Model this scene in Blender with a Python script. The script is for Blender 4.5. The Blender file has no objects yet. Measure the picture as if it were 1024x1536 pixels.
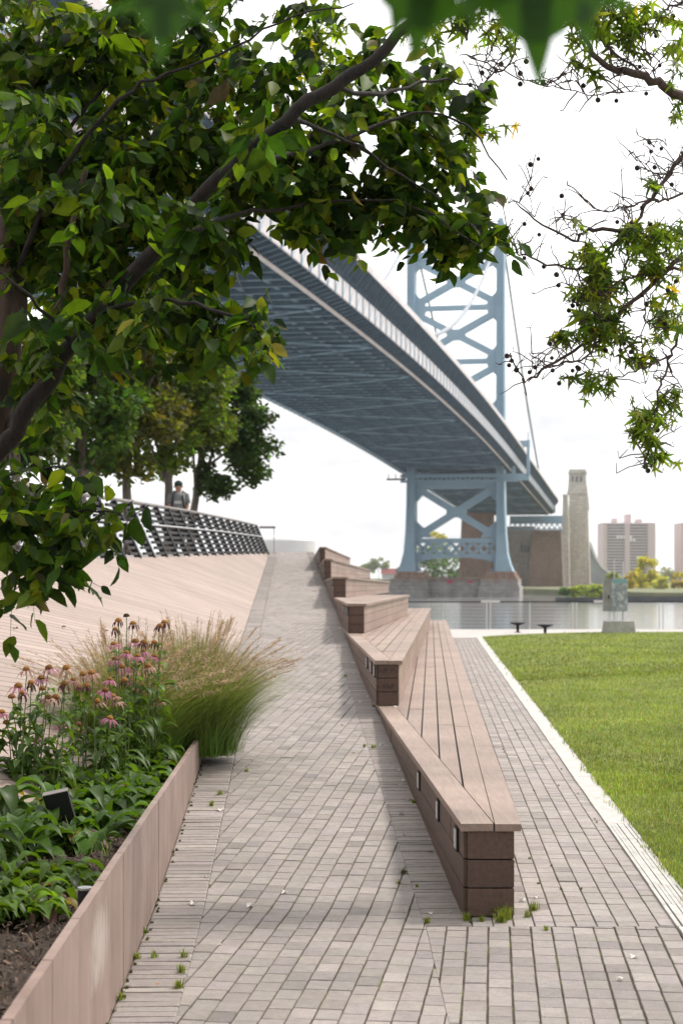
import bpy, math, random
import numpy as np
from mathutils import Vector, Matrix
R = random.Random(7); N = np.random.default_rng(7)
F, CX, HY, EYE = 2400.0, 512.0, 865.0, 1.65
sc = bpy.context.scene
C = sc.collection
rad = math.radians

def P(px, py, D):                     # a place D metres ahead, seen at that spot of the photo
    return Vector(((px-CX)*D/F, D, EYE+(HY-py)*D/F))

# ------------------------------------------------------------------ materials
def nt(m):
    m.use_nodes = True; t = m.node_tree; t.nodes.clear(); return t
def node(t, typ, **kw):
    n = t.nodes.new(typ)
    for k, v in kw.items(): setattr(n, k, v)
    return n
def mathn(t, op, a, b=None, clamp=False):
    n = t.nodes.new('ShaderNodeMath'); n.operation = op; n.use_clamp = clamp
    for i, v in enumerate((a, b)):
        if v is None: continue
        if isinstance(v, (int, float)): n.inputs[i].default_value = v
        else: t.links.new(v, n.inputs[i])
    return n.outputs[0]
def mixc(t, fac, a, b, mode='MIX'):
    n = t.nodes.new('ShaderNodeMix'); n.data_type = 'RGBA'; n.blend_type = mode
    for s, v in (('Factor', fac), ('A', a), ('B', b)):
        i = [x for x in n.inputs if x.name == s and (x.type == ('VALUE' if s == 'Factor' else 'RGBA'))][0]
        if isinstance(v, (int, float)): i.default_value = v
        elif isinstance(v, tuple): i.default_value = (*v[:3], 1)
        else: t.links.new(v, i)
    return [o for o in n.outputs if o.type == 'RGBA'][0]
def noise(t, scale, detail=4, rough=.6, vec=None, stretch=None):
    if vec is None: vec = node(t, 'ShaderNodeTexCoord').outputs['Object']
    if stretch:
        mp = node(t, 'ShaderNodeMapping'); mp.inputs['Scale'].default_value = stretch
        t.links.new(vec, mp.inputs[0]); vec = mp.outputs[0]
    n = node(t, 'ShaderNodeTexNoise'); n.inputs['Scale'].default_value = scale
    n.inputs['Detail'].default_value = detail; n.inputs['Roughness'].default_value = rough
    t.links.new(vec, n.inputs['Vector']); return n.outputs['Fac']
def ramp(t, fac, *stops):
    n = node(t, 'ShaderNodeValToRGB'); e = n.color_ramp.elements
    while len(e) < len(stops): e.new(.5)
    for i, (p, c) in enumerate(stops):
        e[i].position = p; e[i].color = (*((c, c, c) if isinstance(c, (int, float)) else c), 1)
    t.links.new(fac, n.inputs[0]); return n.outputs[0]
def bump(t, h, strength=.3, dist=.01):
    n = node(t, 'ShaderNodeBump'); n.inputs['Strength'].default_value = strength; n.inputs['Distance'].default_value = dist
    t.links.new(h, n.inputs['Height']); return n.outputs[0]
def out(t, sh):
    o = node(t, 'ShaderNodeOutputMaterial'); t.links.new(sh, o.inputs['Surface'])
def prin(t, col, rough=.6, metal=0, nrm=None, spec=.5):
    b = node(t, 'ShaderNodeBsdfPrincipled')
    for k, v in (('Base Color', col), ('Roughness', rough)):
        if isinstance(v, tuple): b.inputs[k].default_value = (*v[:3], 1)
        elif isinstance(v, (int, float)): b.inputs[k].default_value = v
        else: t.links.new(v, b.inputs[k])
    b.inputs['Metallic'].default_value = metal; b.inputs['Specular IOR Level'].default_value = spec
    if nrm is not None: t.links.new(nrm, b.inputs['Normal'])
    return b.outputs[0]

def basic(name, c1, c2=None, scale=3, rough=.6, metal=0, bstr=0, bdist=.005, stretch=None, lo=.35, hi=.65, attr=False, spec=.5, detail=5):
    m = bpy.data.materials.new(name); t = nt(m)
    nz = noise(t, scale, detail, .65, stretch=stretch)
    col = mixc(t, ramp(t, nz, (lo, 0.), (hi, 1.)), c1, c2 or c1)
    if attr:
        a = node(t, 'ShaderNodeAttribute', attribute_name='col')
        col = mixc(t, 1.0, col, a.outputs['Color'], 'MULTIPLY')
    nrm = bump(t, nz, bstr, bdist) if bstr else None
    out(t, prin(t, col, rough, metal, nrm, spec)); return m

def leafmat(name, trans=.45, rough=.45, tc=(1.5, 1.45, .5), spec=.35):
    """leaf: its own colour (attribute) on the face, light passing through tinted yellow-green"""
    m = bpy.data.materials.new(name); t = nt(m)
    a = node(t, 'ShaderNodeAttribute', attribute_name='col').outputs['Color']
    nz = noise(t, 25, 3)
    col = mixc(t, 1.0, a, ramp(t, nz, (.3, .75), (.7, 1.15)), 'MULTIPLY')
    p = prin(t, col, rough, 0, None, spec)
    tr = node(t, 'ShaderNodeBsdfTranslucent'); t.links.new(mixc(t, 1.0, col, tc, 'MULTIPLY'), tr.inputs[0])
    mx = node(t, 'ShaderNodeMixShader'); mx.inputs[0].default_value = trans
    t.links.new(p, mx.inputs[1]); t.links.new(tr.outputs[0], mx.inputs[2]); out(t, mx.outputs[0]); return m

def mat_paver():
    m = bpy.data.materials.new('grey_paver'); t = nt(m)
    a = node(t, 'ShaderNodeAttribute', attribute_name='col').outputs['Color']
    fine = noise(t, 260, 3, .7); mid = noise(t, 22, 5, .6); big = noise(t, 1.3, 5, .6)
    col = mixc(t, 1.0, a, ramp(t, fine, (.3, .62), (.5, .95), (.72, 1.35)), 'MULTIPLY')
    col = mixc(t, 1.0, col, ramp(t, mid, (.3, .85), (.7, 1.1)), 'MULTIPLY')
    col = mixc(t, 1.0, col, ramp(t, big, (.3, (.86, .85, .82)), (.65, (1.1, 1.07, 1.05))), 'MULTIPLY')
    out(t, prin(t, col, .72, 0, bump(t, fine, .5, .003), .4)); return m
def mat_joint():
    m = bpy.data.materials.new('mossy_joint_sand'); t = nt(m)
    nz = noise(t, 5, 6, .7); f = noise(t, 90, 3)
    col = mixc(t, ramp(t, nz, (.52, 0.), (.62, 1.)), (.10, .083, .066), (.14, .15, .05))
    col = mixc(t, 1.0, col, ramp(t, f, (.3, .5), (.7, 1.4)), 'MULTIPLY')
    out(t, prin(t, col, .95, 0, bump(t, f, .8, .01), .1)); return m
def mat_timber(name, c1, c2, attr=True, rough=.55):
    m = bpy.data.materials.new(name); t = nt(m)
    tc = node(t, 'ShaderNodeTexCoord').outputs['Object']
    g = noise(t, 3, 6, .7, tc, (14, 1.0, 14)); b = noise(t, 1.1, 5, .6, tc); f = noise(t, 120, 2, .5, tc)
    col = mixc(t, ramp(t, g, (.3, 0.), (.7, 1.)), c1, c2)
    col = mixc(t, 1.0, col, ramp(t, b, (.3, .72), (.7, 1.15)), 'MULTIPLY')
    if attr:
        a = node(t, 'ShaderNodeAttribute', attribute_name='col').outputs['Color']
        col = mixc(t, 1.0, col, a, 'MULTIPLY')
    out(t, prin(t, col, rough, 0, bump(t, mixc(t, .5, g, f), .35, .004), .4)); return m
def mat_deckslope():
    """thin decking boards laid aslant over the timber slope"""
    m = bpy.data.materials.new('slope_decking'); t = nt(m)
    uv = node(t, 'ShaderNodeUVMap').outputs[0]
    sx = node(t, 'ShaderNodeSeparateXYZ'); t.links.new(uv, sx.inputs[0])
    u = mathn(t, 'DIVIDE', sx.outputs[0], .098)
    fr = mathn(t, 'FRACT', u); idx = mathn(t, 'FLOOR', u)
    gap = mathn(t, 'LESS_THAN', fr, .10)
    wn = node(t, 'ShaderNodeTexWhiteNoise', noise_dimensions='1D'); t.links.new(idx, wn.inputs['W'])
    g = noise(t, 5, 5, .7, uv, (12, .8, 1)); b = noise(t, .8, 5, .6, uv)
    col = mixc(t, g, (.295, .224, .190), (.37, .293, .252))
    col = mixc(t, 1.0, col, ramp(t, wn.outputs['Value'], (0, .86), (1, 1.08)), 'MULTIPLY')
    col = mixc(t, 1.0, col, ramp(t, b, (.3, .88), (.7, 1.1)), 'MULTIPLY')
    col = mixc(t, gap, col, (.09, .05, .035))
    h = mathn(t, 'SUBTRACT', g, mathn(t, 'MULTIPLY', gap, 3.))
    out(t, prin(t, col, .6, 0, bump(t, h, .3, .005), .35)); return m
def mat_wall():
    m = bpy.data.materials.new('weathered_steel_panel'); t = nt(m)
    tc = node(t, 'ShaderNodeTexCoord').outputs['Object']
    s = noise(t, 2.2, 6, .65, tc, (3, 3, .35)); b = noise(t, 5, 5, .6, tc); f = noise(t, 70, 3, .6, tc)
    col = mixc(t, ramp(t, s, (.3, 0.), (.7, 1.)), (.21, .145, .12), (.31, .225, .195))
    col = mixc(t, 1.0, col, ramp(t, b, (.3, .85), (.7, 1.12)), 'MULTIPLY')
    # a chalky rubbed patch that belongs to the panel
    mp = node(t, 'ShaderNodeMapping'); mp.inputs['Location'].default_value = (0, 2.32, -.34)
    mp.inputs['Scale'].default_value = (0, 1, 1); t.links.new(tc, mp.inputs[0])
    sp = node(t, 'ShaderNodeSeparateXYZ'); t.links.new(mp.outputs[0], sp.inputs[0])
    dy = mathn(t, 'MULTIPLY', sp.outputs[1], 3.2); dz = mathn(t, 'MULTIPLY', sp.outputs[2], 6.5)
    d2 = mathn(t, 'ADD', mathn(t, 'MULTIPLY', dy, dy), mathn(t, 'MULTIPLY', dz, dz))
    d2 = mathn(t, 'ADD', d2, mathn(t, 'MULTIPLY', mathn(t, 'SUBTRACT', noise(t, 9, 6, .75, tc, (3, 3, .8)), .5), 4.5))
    col = mixc(t, ramp(t, d2, (.1, .6), (1., 0.)), col, (.50, .44, .40))
    out(t, prin(t, col, .5, 0, bump(t, f, .15, .002), .4)); return m
def mat_lawn():
    m = bpy.data.materials.new('lawn_turf'); t = nt(m)
    tc = node(t, 'ShaderNodeTexCoord').outputs['Object']
    a = noise(t, .8, 5, .6, tc); b = noise(t, 14, 5, .7, tc); s = noise(t, 2.5, 5, .65, tc, (1, .35, 1))
    col = mixc(t, ramp(t, a, (.35, 0.), (.65, 1.)), (.12, .165, .035), (.20, .235, .06))
    col = mixc(t, ramp(t, s, (.5, 0.), (.72, .7)), col, (.25, .25, .085))
    col = mixc(t, 1.0, col, ramp(t, b, (.3, .6), (.7, 1.3)), 'MULTIPLY')
    out(t, prin(t, col, .9, 0, bump(t, b, .8, .04), .15)); return m
def mat_water():
    m = bpy.data.materials.new('river_water'); t = nt(m)
    tc = node(t, 'ShaderNodeTexCoord').outputs['Object']
    a = noise(t, .25, 6, .6, tc, (.6, 1.6, 1)); b = noise(t, 1.5, 4, .6, tc, (.6, 1.5, 1))
    h = mathn(t, 'ADD', a, mathn(t, 'MULTIPLY', b, .3))
    out(t, prin(t, (.30, .31, .31), .08, 0, bump(t, h, .13, .4), 1.)); return m
def mat_stain(name, c1, c2, stain, zlo, zhi, scale=.25, brick=None):
    """masonry with rust or damp running over it in a band of heights"""
    m = bpy.data.materials.new(name); t = nt(m)
    tc = node(t, 'ShaderNodeTexCoord').outputs['Object']
    a = noise(t, scale, 6, .65, tc); st = noise(t, scale*2, 6, .7, tc, (1, 1, .25))
    col = mixc(t, ramp(t, a, (.35, 0.), (.65, 1.)), c1, c2)
    sp = node(t, 'ShaderNodeSeparateXYZ'); t.links.new(tc, sp.inputs[0])
    band = node(t, 'ShaderNodeMapRange'); band.inputs[1].default_value = zlo; band.inputs[2].default_value = zhi
    t.links.new(sp.outputs[2], band.inputs[0])
    col = mixc(t, mathn(t, 'MULTIPLY', band.outputs[0], ramp(t, st, (.35, .25), (.6, 1.)), True), col, stain)
    col = mixc(t, 1.0, col, ramp(t, noise(t, scale*9, 4, .6, tc), (.3, .75), (.7, 1.15)), 'MULTIPLY')
    if brick:
        z = mathn(t, 'FRACT', mathn(t, 'DIVIDE', sp.outputs[2], brick))
        col = mixc(t, mathn(t, 'LESS_THAN', z, .08), col, mixc(t, .45, col, (.05, .045, .04)))
    out(t, prin(t, col, .85, 0, bump(t, a, .4, .3), .2)); return m
def mat_facade():
    """brick block with rows of windows"""
    m = bpy.data.materials.new('block_brick'); t = nt(m)
    nz = noise(t, .15, 3); col = mixc(t, nz, (.60, .50, .50), (.66, .55, .55))
    out(t, prin(t, col, .85)); return m

M = dict(
    paver=mat_paver(), joint=mat_joint(), slope=mat_deckslope(), wall=mat_wall(), lawn=mat_lawn(), water=mat_water(),
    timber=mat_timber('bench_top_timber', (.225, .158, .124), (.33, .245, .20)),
    cladding=mat_timber('bench_shaded_side_timber', (.075, .045, .034), (.135, .083, .063)),  # dark copy of the bench timber: shade of end and ramp sides in its colour
    riser=mat_timber('bench_sunlit_riser_timber', (.265, .180, .145), (.345, .248, .204)),  # paler copy for the risers, with the sunlight on them put into the colour
    kerb=basic('white_kerb', (.36, .345, .32), (.50, .48, .45), 12, .6, 0, .3, .003),
    conc=basic('concrete', (.30, .29, .27), (.42, .41, .38), 8, .85, 0, .4, .01),
    prom=basic('promenade_paving', (.40, .37, .35), (.48, .45, .43), 3, .8),
    soil=basic('mulch_soil', (.028, .018, .012), (.085, .055, .038), 60, .95, 0, 1, .03),
    chip=basic('mulch_chip', (.06, .038, .025), (.20, .14, .10), 40, .9, attr=True),
    paint=basic('bridge_blue_paint', (.27, .40, .50), (.32, .46, .56), .12, .5),
    paint2=basic('shaded_deck_steel', (.055, .10, .145), (.10, .17, .23), .35, .55, stretch=(1, 1, 1)),  # darker copy of the bridge blue, with the underside's shade put into it
    fascia=basic('shaded_fascia_steel', (.022, .045, .07), (.045, .08, .11), .3, .7, spec=.2), pale=basic('pale_parapet_paint', (.52, .48, .48), (.64, .60, .60), .3, .55),  # fascia carries the shade under the deck and walkway in its colour
    pipe=basic('pink_grey_pipe', (.52, .45, .42), (.62, .55, .52), .2, .5),
    cable=basic('cable_steel', (.20, .23, .25), (.30, .33, .35), .5, .5),
    cablepale=basic('cable_wrap_pale', (.24, .27, .31), (.34, .37, .41), .5, .5),
    pier=mat_stain('pier_stone', (.25, .24, .235), (.42, .40, .385), (.30, .16, .09), 4.6, 6.6, .3, 1.3),
    anch=mat_stain('anchorage_stone', (.56, .52, .47), (.70, .66, .60), (.46, .40, .34), 60, 10, .08, 1.4),
    anchb=mat_stain('anchorage_brown_stone', (.30, .195, .145), (.39, .265, .20), (.22, .15, .11), 60, 0, .1, 1.4),
    dark=basic('black_metal', (.008, .010, .014), (.016, .018, .022), 6, .6, 0, spec=.25), dslat=basic('dark_rail_slat', (.035, .035, .038), (.07, .068, .066), 9, .7, spec=.2),
    blackp=basic('black_plastic', (.008, .008, .009), None, 6, .6),
    slat=basic('weathered_rail_slat', (.16, .145, .14), (.26, .235, .22), 9, .6),
    steel=basic('brushed_steel', (.55, .56, .57), (.65, .66, .67), 20, .35, .8),
    lens=basic('light_lens', (.48, .48, .47), (.58, .58, .56), 30, .4),
    cab=basic('cabinet_grey', (.24, .24, .25), (.34, .34, .35), 5, .5),
    cab2=basic('cabinet_poster', (.25, .27, .32), (.50, .52, .56), 7.0, .5, lo=.5, hi=.6),
    teal=basic('cabinet_teal', (.16, .33, .38), (.24, .42, .45), 6, .5),
    bark=basic('dark_bark', (.007, .005, .004), (.022, .015, .012), 26, .9, 0, .9, .02, stretch=(1, 1, .3)),
    barkr=basic('peeling_bark', (.025, .018, .014), (.075, .045, .03), 16, .9, 0, .9, .02, stretch=(1, 1, .3)),
    barkg=basic('grey_bark', (.09, .075, .06), (.17, .145, .12), 14, .9, 0, .8, .03, stretch=(1, 1, .3)),
    twig=basic('plane_twig', (.045, .028, .024), (.10, .065, .055), 40, .85),
    ball=basic('seed_ball', (.02, .012, .010), (.05, .03, .024), 150, .95, 0, .8, .01),
    leaf=leafmat('tree_leaf', .45, .5, (2.9, 2.7, .6), .16), bright=leafmat('bright_leaf', .5, .6, (1.3, 1.25, .6), .1), plane=leafmat('plane_leaf', .6, .5, (1.7, 1.6, .4), .2), grass=leafmat('grass_blade', .4, .55, (1.3, 1.25, .6), .2),
    forb=leafmat('perennial_leaf', .4, .45, (1.8, 1.7, .5), .3), petal=leafmat('petal', .4, .6, (1.2, 1, 1)), tan=leafmat('seed_head', .5, .8, (1.2, 1.15, 1.), .1),
    dry=leafmat('dry_leaf', .15, .8, (1, 1, 1), .1),
    cone=basic('flower_cone', (.16, .055, .012), (.36, .17, .03), 200, .9, 0, .8, .01, attr=True),
    stem=basic('green_stem', (.08, .12, .03), (.13, .18, .05), 30, .6),
    skin=basic('skin', (.45, .24, .17), None, 5, .6), shirt=basic('grey_shirt', (.20, .21, .22), (.24, .25, .26), 12, .9),
    print_=basic('shirt_print', (.55, .56, .56), None, 12, .9), cap=basic('green_cap', (.03, .07, .05), None, 5, .9),
    trous=basic('dark_trousers', (.03, .035, .05), None, 8, .9), strap=basic('black_strap', (.015, .015, .018), None, 8, .8),
    brickb=mat_facade(), glass=basic('dark_window', (.12, .13, .15), (.2, .21, .23), .5, .25), red=basic('red_roof', (.25, .05, .045), None, 1, .7),
    blindw=basic('pale_blind', (.8, .78, .74), None, 1, .6),
    tank=basic('white_tank', (.60, .58, .58), (.68, .66, .66), .05, .5), roadg=basic('viaduct_grey', (.22, .24, .25), (.3, .32, .33), .1, .7),
    land=basic('far_ground', (.10, .13, .05), (.22, .21, .12), .05, .9), quay=basic('quay_wall', (.035, .04, .045), (.08, .08, .08), .2, .8),
    pinkg=basic('pink_paint', (.55, .06, .14), None, 2, .7), graf=basic('scratched_ink', (.05, .03, .03), None, 30, .8),
)

# ------------------------------------------------------------------ mesh helpers
def link(name, me, mat=None, parent=None, loc=None):
    o = bpy.data.objects.new(name, me); C.objects.link(o)
    if mat is not None and me is not None: me.materials.append(M[mat] if isinstance(mat, str) else mat)
    if parent is not None: o.parent = parent
    if loc is not None: o.location = loc
    return o
def tag(o, label=None, cat=None, group=None, kind=None):
    if label: o['label'] = label
    if cat: o['category'] = cat
    if group: o['group'] = group
    if kind: o['kind'] = kind
    return o
def empty(name, loc, label, cat, group=None, kind=None):
    o = bpy.data.objects.new(name, None); C.objects.link(o); o.location = loc; o.empty_display_size = .1
    return tag(o, label, cat, group, kind)

class MB:
    """collects shapes, in world coordinates; build() puts them into one mesh object"""
    def __init__(s): s.v = []; s.f = []; s.c = []; s.mi = 0; s.split = None
    def __setattr__(s, k, v):
        object.__setattr__(s, k, v)
        if k == 'mi' and v: object.__setattr__(s, 'split', len(s.f))
    def add(s, vs, fs, col=(1, 1, 1)):
        b = len(s.v); s.v += [tuple(v) for v in vs]; s.f += [tuple(b+i for i in f) for f in fs]; s.c += [col]*len(vs)
    def hexa(s, p, col=(1, 1, 1)):       # 8 points: 4 bottom ccw, 4 top ccw
        s.add(p, [(3, 2, 1, 0), (4, 5, 6, 7), (0, 1, 5, 4), (1, 2, 6, 5), (2, 3, 7, 6), (3, 0, 4, 7)], col)
    def box(s, c, size, rz=0, col=(1, 1, 1), rot=None):
        hx, hy, hz = size[0]/2, size[1]/2, size[2]/2
        m = rot or Matrix.Rotation(rz, 3, 'Z'); c = Vector(c)
        s.hexa([c+m@Vector(q) for q in ((-hx,-hy,-hz),(hx,-hy,-hz),(hx,hy,-hz),(-hx,hy,-hz),(-hx,-hy,hz),(hx,-hy,hz),(hx,hy,hz),(-hx,hy,hz))], col)
    def bar(s, a, b, w, h, up=(0, 0, 1), col=(1, 1, 1)):
        a, b = Vector(a), Vector(b); d = (b-a).normalized(); x = d.cross(Vector(up))
        if x.length < 1e-4: x = d.cross(Vector((0, 1, 0)))
        x.normalize(); y = x.cross(d); x *= w/2; y *= h/2
        s.hexa([a-x-y, a+x-y, b+x-y, b-x-y, a-x+y, a+x+y, b+x+y, b-x+y], col)
    def prism(s, poly, z0, z1, col=(1, 1, 1)):   # poly ccw [(x,y)], z may be functions
        f0 = z0 if callable(z0) else (lambda x, y: z0); f1 = z1 if callable(z1) else (lambda x, y: z1)
        n = len(poly)
        vs = [(x, y, f0(x, y)) for x, y in poly]+[(x, y, f1(x, y)) for x, y in poly]
        s.add(vs, [tuple(range(n))[::-1], tuple(range(n, 2*n))]+[(i, (i+1) % n, n+(i+1) % n, n+i) for i in range(n)], col)
    def tube(s, pts, rs, seg=8, col=(1, 1, 1), cap=True):
        pts = [Vector(p) for p in pts]; n = len(pts)
        if isinstance(rs, (int, float)): rs = [rs]*n
        b = len(s.v); ref = None
        for i, p in enumerate(pts):
            d = (pts[min(i+1, n-1)]-pts[max(i-1, 0)])
            d = d.normalized() if d.length > 1e-9 else Vector((0, 0, 1))
            if ref is None: ref = d.orthogonal().normalized()
            ref = (ref-d*ref.dot(d)); ref = ref.normalized() if ref.length > 1e-6 else d.orthogonal().normalized()
            q = d.cross(ref)
            for k in range(seg):
                a = 2*math.pi*k/seg; s.v.append(tuple(p+(ref*math.cos(a)+q*math.sin(a))*rs[i])); s.c.append(col)
        for i in range(n-1):
            for k in range(seg):
                k2 = (k+1) % seg; s.f.append((b+i*seg+k, b+i*seg+k2, b+(i+1)*seg+k2, b+(i+1)*seg+k))
        if cap: s.f.append(tuple(b+k for k in range(seg))[::-1]); s.f.append(tuple(b+(n-1)*seg+k for k in range(seg)))
    def ball(s, c, r, seg=8, rings=6, col=(1, 1, 1), sz=1.0):
        b = len(s.v); c = Vector(c); s.add([c+Vector((0, 0, r*sz))], [], col)
        for i in range(1, rings):
            th = math.pi*i/rings
            for k in range(seg):
                a = 2*math.pi*k/seg; s.add([c+Vector((r*math.sin(th)*math.cos(a), r*math.sin(th)*math.sin(a), r*sz*math.cos(th)))], [], col)
        s.add([c-Vector((0, 0, r*sz))], [], col); e = len(s.v)-1
        for k in range(seg): s.f.append((b, b+1+k, b+1+(k+1) % seg)); s.f.append((e, b+1+(rings-2)*seg+(k+1) % seg, b+1+(rings-2)*seg+k))
        for i in range(rings-2):
            for k in range(seg):
                k2 = (k+1) % seg; s.f.append((b+1+i*seg+k, b+1+(i+1)*seg+k, b+1+(i+1)*seg+k2, b+1+i*seg+k2))
    def build(s, name, mat, parent=None, smooth=False, origin=None):
        v = np.array(s.v, dtype=np.float64)
        og = np.array(parent.matrix_world.translation if False else (0, 0, 0), dtype=float)
        if parent is not None:
            q = parent; 
            while q is not None: og = og+np.array(q.location); q = q.parent
        elif origin is not None: og = np.array(origin, dtype=float)
        v = v-og
        me = bpy.data.meshes.new(name); me.from_pydata(v.tolist(), [], s.f)
        ca = me.color_attributes.new('col', 'FLOAT_COLOR', 'POINT')
        ca.data.foreach_set('color', np.array([(*c, 1) for c in s.c], dtype=np.float32).ravel())
        if smooth: me.polygons.foreach_set('use_smooth', [True]*len(me.polygons))
        mats = mat if isinstance(mat, list) else [mat]; mat = mats[0]
        if s.split is not None: me.polygons.foreach_set('material_index', [0]*s.split+[1]*(len(s.f)-s.split))
        me.update()
        o = link(name, me, mat, parent, None if parent is not None or origin is None else origin)
        for q in mats[1:]: me.materials.append(M[q])
        return o

def bulk(name, V, faces_tpl, COL, mat, parent=None, smooth=False):
    """V (n,k,3) copies of a template of k vertices with faces faces_tpl; COL (n,3) or (n,k,3)"""
    n, k, _ = V.shape
    og = np.zeros(3); q = parent
    while q is not None: og = og+np.array(q.location); q = q.parent
    V = (V-og).reshape(-1, 3)
    loops = np.concatenate([np.array(f) for f in faces_tpl]); tot = np.array([len(f) for f in faces_tpl])
    li = (loops[None, :]+(np.arange(n)*k)[:, None]).ravel()
    lt = np.tile(tot, n); ls = np.concatenate([[0], np.cumsum(lt)[:-1]])
    me = bpy.data.meshes.new(name); me.vertices.add(len(V)); me.vertices.foreach_set('co', V.astype(np.float32).ravel())
    me.loops.add(len(li)); me.loops.foreach_set('vertex_index', li.astype(np.int32))
    me.polygons.add(len(lt)); me.polygons.foreach_set('loop_start', ls.astype(np.int32)); me.polygons.foreach_set('loop_total', lt.astype(np.int32))
    if COL.ndim == 2: COL = np.repeat(COL[:, None, :], k, 1)
    c = np.concatenate([COL.reshape(-1, 3), np.ones((n*k, 1))], 1)
    ca = me.color_attributes.new('col', 'FLOAT_COLOR', 'POINT'); ca.data.foreach_set('color', c.astype(np.float32).ravel())
    if smooth: me.polygons.foreach_set('use_smooth', [True]*len(lt))
    me.update(calc_edges=True)
    return link(name, me, mat, parent)

def frames(n, droop=.5, tilt=1.0, heading=None):
    """random leaf frames: y = leaf length direction, z = face normal"""
    a = N.uniform(0, 2*np.pi, n) if heading is None else heading
    y = np.stack([np.cos(a), np.sin(a), -droop+N.normal(0, tilt*.5, n)], 1); y /= np.linalg.norm(y, axis=1)[:, None]
    z = np.stack([N.normal(0, .6, n), N.normal(0, .6, n), N.normal(.6, .5, n)], 1)
    x = np.cross(y, z); x /= np.linalg.norm(x, axis=1)[:, None]+1e-9; z = np.cross(x, y)
    return x, y, z
def place(T, pos, x, y, z, size):
    """template T (k,3) put at pos (n,3)"""
    T = T[None]*size[:, None, None]
    return pos[:, None, :]+T[:, :, 0:1]*x[:, None, :]+T[:, :, 1:2]*y[:, None, :]+T[:, :, 2:3]*z[:, None, :]
OVAL = np.array([(0,0,0),(-.16,.12,.05),(.16,.12,.05),(-.30,.42,.09),(.30,.42,.09),(-.2,.75,.04),(.2,.75,.04),(0,1.06,-.08),(0,.42,0),(0,.75,-.01)], float)
OVALF = [(0,8,3,1),(0,2,4,8),(8,9,5,3),(8,4,6,9),(9,7,5),(9,6,7)]
def star_leaf(lobes=5):
    """pointed palmate leaf: a fan about the stalk end, tips out, notches between"""
    ang = [-118, -62, 0, 62, 118]; ln = [.55, .85, 1.05, .85, .55]
    pts = [(0, 0, 0)]; ring = [(-.05, -.12)]
    for i, (a, l) in enumerate(zip(ang, ln)):
        a = rad(a)
        for da, rr in ((-.27, .42*l), (-.17, .64*l), (0, l*1.05), (.17, .64*l), (.27, .42*l)):
            ring.append((math.sin(a+da)*rr, math.cos(a+da)*rr))
        if i < 4:
            m = rad((ang[i]+ang[i+1])/2); ring.append((math.sin(m)*.25, math.cos(m)*.25))
    ring.append((.05, -.12))
    for x, y in ring: pts.append((x*.8, y*.8, -.12*(x*x+y*y)+.05*abs(x)))
    n = len(ring); f = [(0, i+1, i) for i in range(1, n)]
    return np.array(pts, float), f
STAR, STARF = star_leaf()
def vary(n, base, var=.25, hue=.12):
    c = np.array(base, float)[None]*np.exp(N.normal(0, var, (n, 1)))*np.exp(N.normal(0, hue, (n, 3))); return np.clip(c, 0, .9)
def blobs(specs):
    """(px,py,D,rx_px,ry_px,rd_m,n) clumps -> points in the clump volumes"""
    o = []
    for px, py, D, rx, ry, rdm, n in specs:
        c = np.array(P(px, py, D)); d = N.normal(0, 1, (n, 3)); d /= np.linalg.norm(d, axis=1)[:, None]
        d *= N.uniform(0, 1, (n, 1))**.45
        o.append(c+d*np.array([rx*D/F, rdm, ry*D/F]))
    return np.concatenate(o)
def wiggle(pts, amp=.02, sub=4):
    """smooth polyline through pts with small kinks"""
    pts = [Vector(p) for p in pts]; o = []
    for i in range(len(pts)-1):
        p0, p1, p2, p3 = pts[max(i-1, 0)], pts[i], pts[i+1], pts[min(i+2, len(pts)-1)]
        for k in range(sub):
            t = k/sub
            q = .5*((2*p1)+(p2-p0)*t+(2*p0-5*p1+4*p2-p3)*t*t+(3*p1-p0-3*p2+p3)*t**3)
            if k or i: q = q+Vector([R.uniform(-amp, amp) for _ in range(3)])
            o.append(q)
    o.append(pts[-1]); return o
def lerp(a, b, t): return a+(b-a)*t

# ------------------------------------------------------------------ the lie of the pier
ZR = lambda Y: max(0., .0530*(Y-7.9)) if Y < 55 else .0530*47.1      # ramp height
WL = lambda Y: -.865-.0325*(Y-5.9)                                  # left edge of the ramp
RL = lambda Y: .59-.0338*(Y-7.75)                                   # right edge of the ramp, foot of the benches
T1 = lambda Y: .855+.0552*(Y-7.75)                                  # right edge of the lowest bench
KL = lambda Y: 1.14/math.cos(rad(3.3))+math.tan(rad(3.3))*Y         # left edge of the kerb
def slope_z(x, y):
    zl = ZR(y); Fx = -4.82+.0504*y; Fz = 2.38-.0176*(50-y); t = (WL(y)-x)/(WL(y)-Fx)
    return lerp(zl, Fz, max(0, t))

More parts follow.
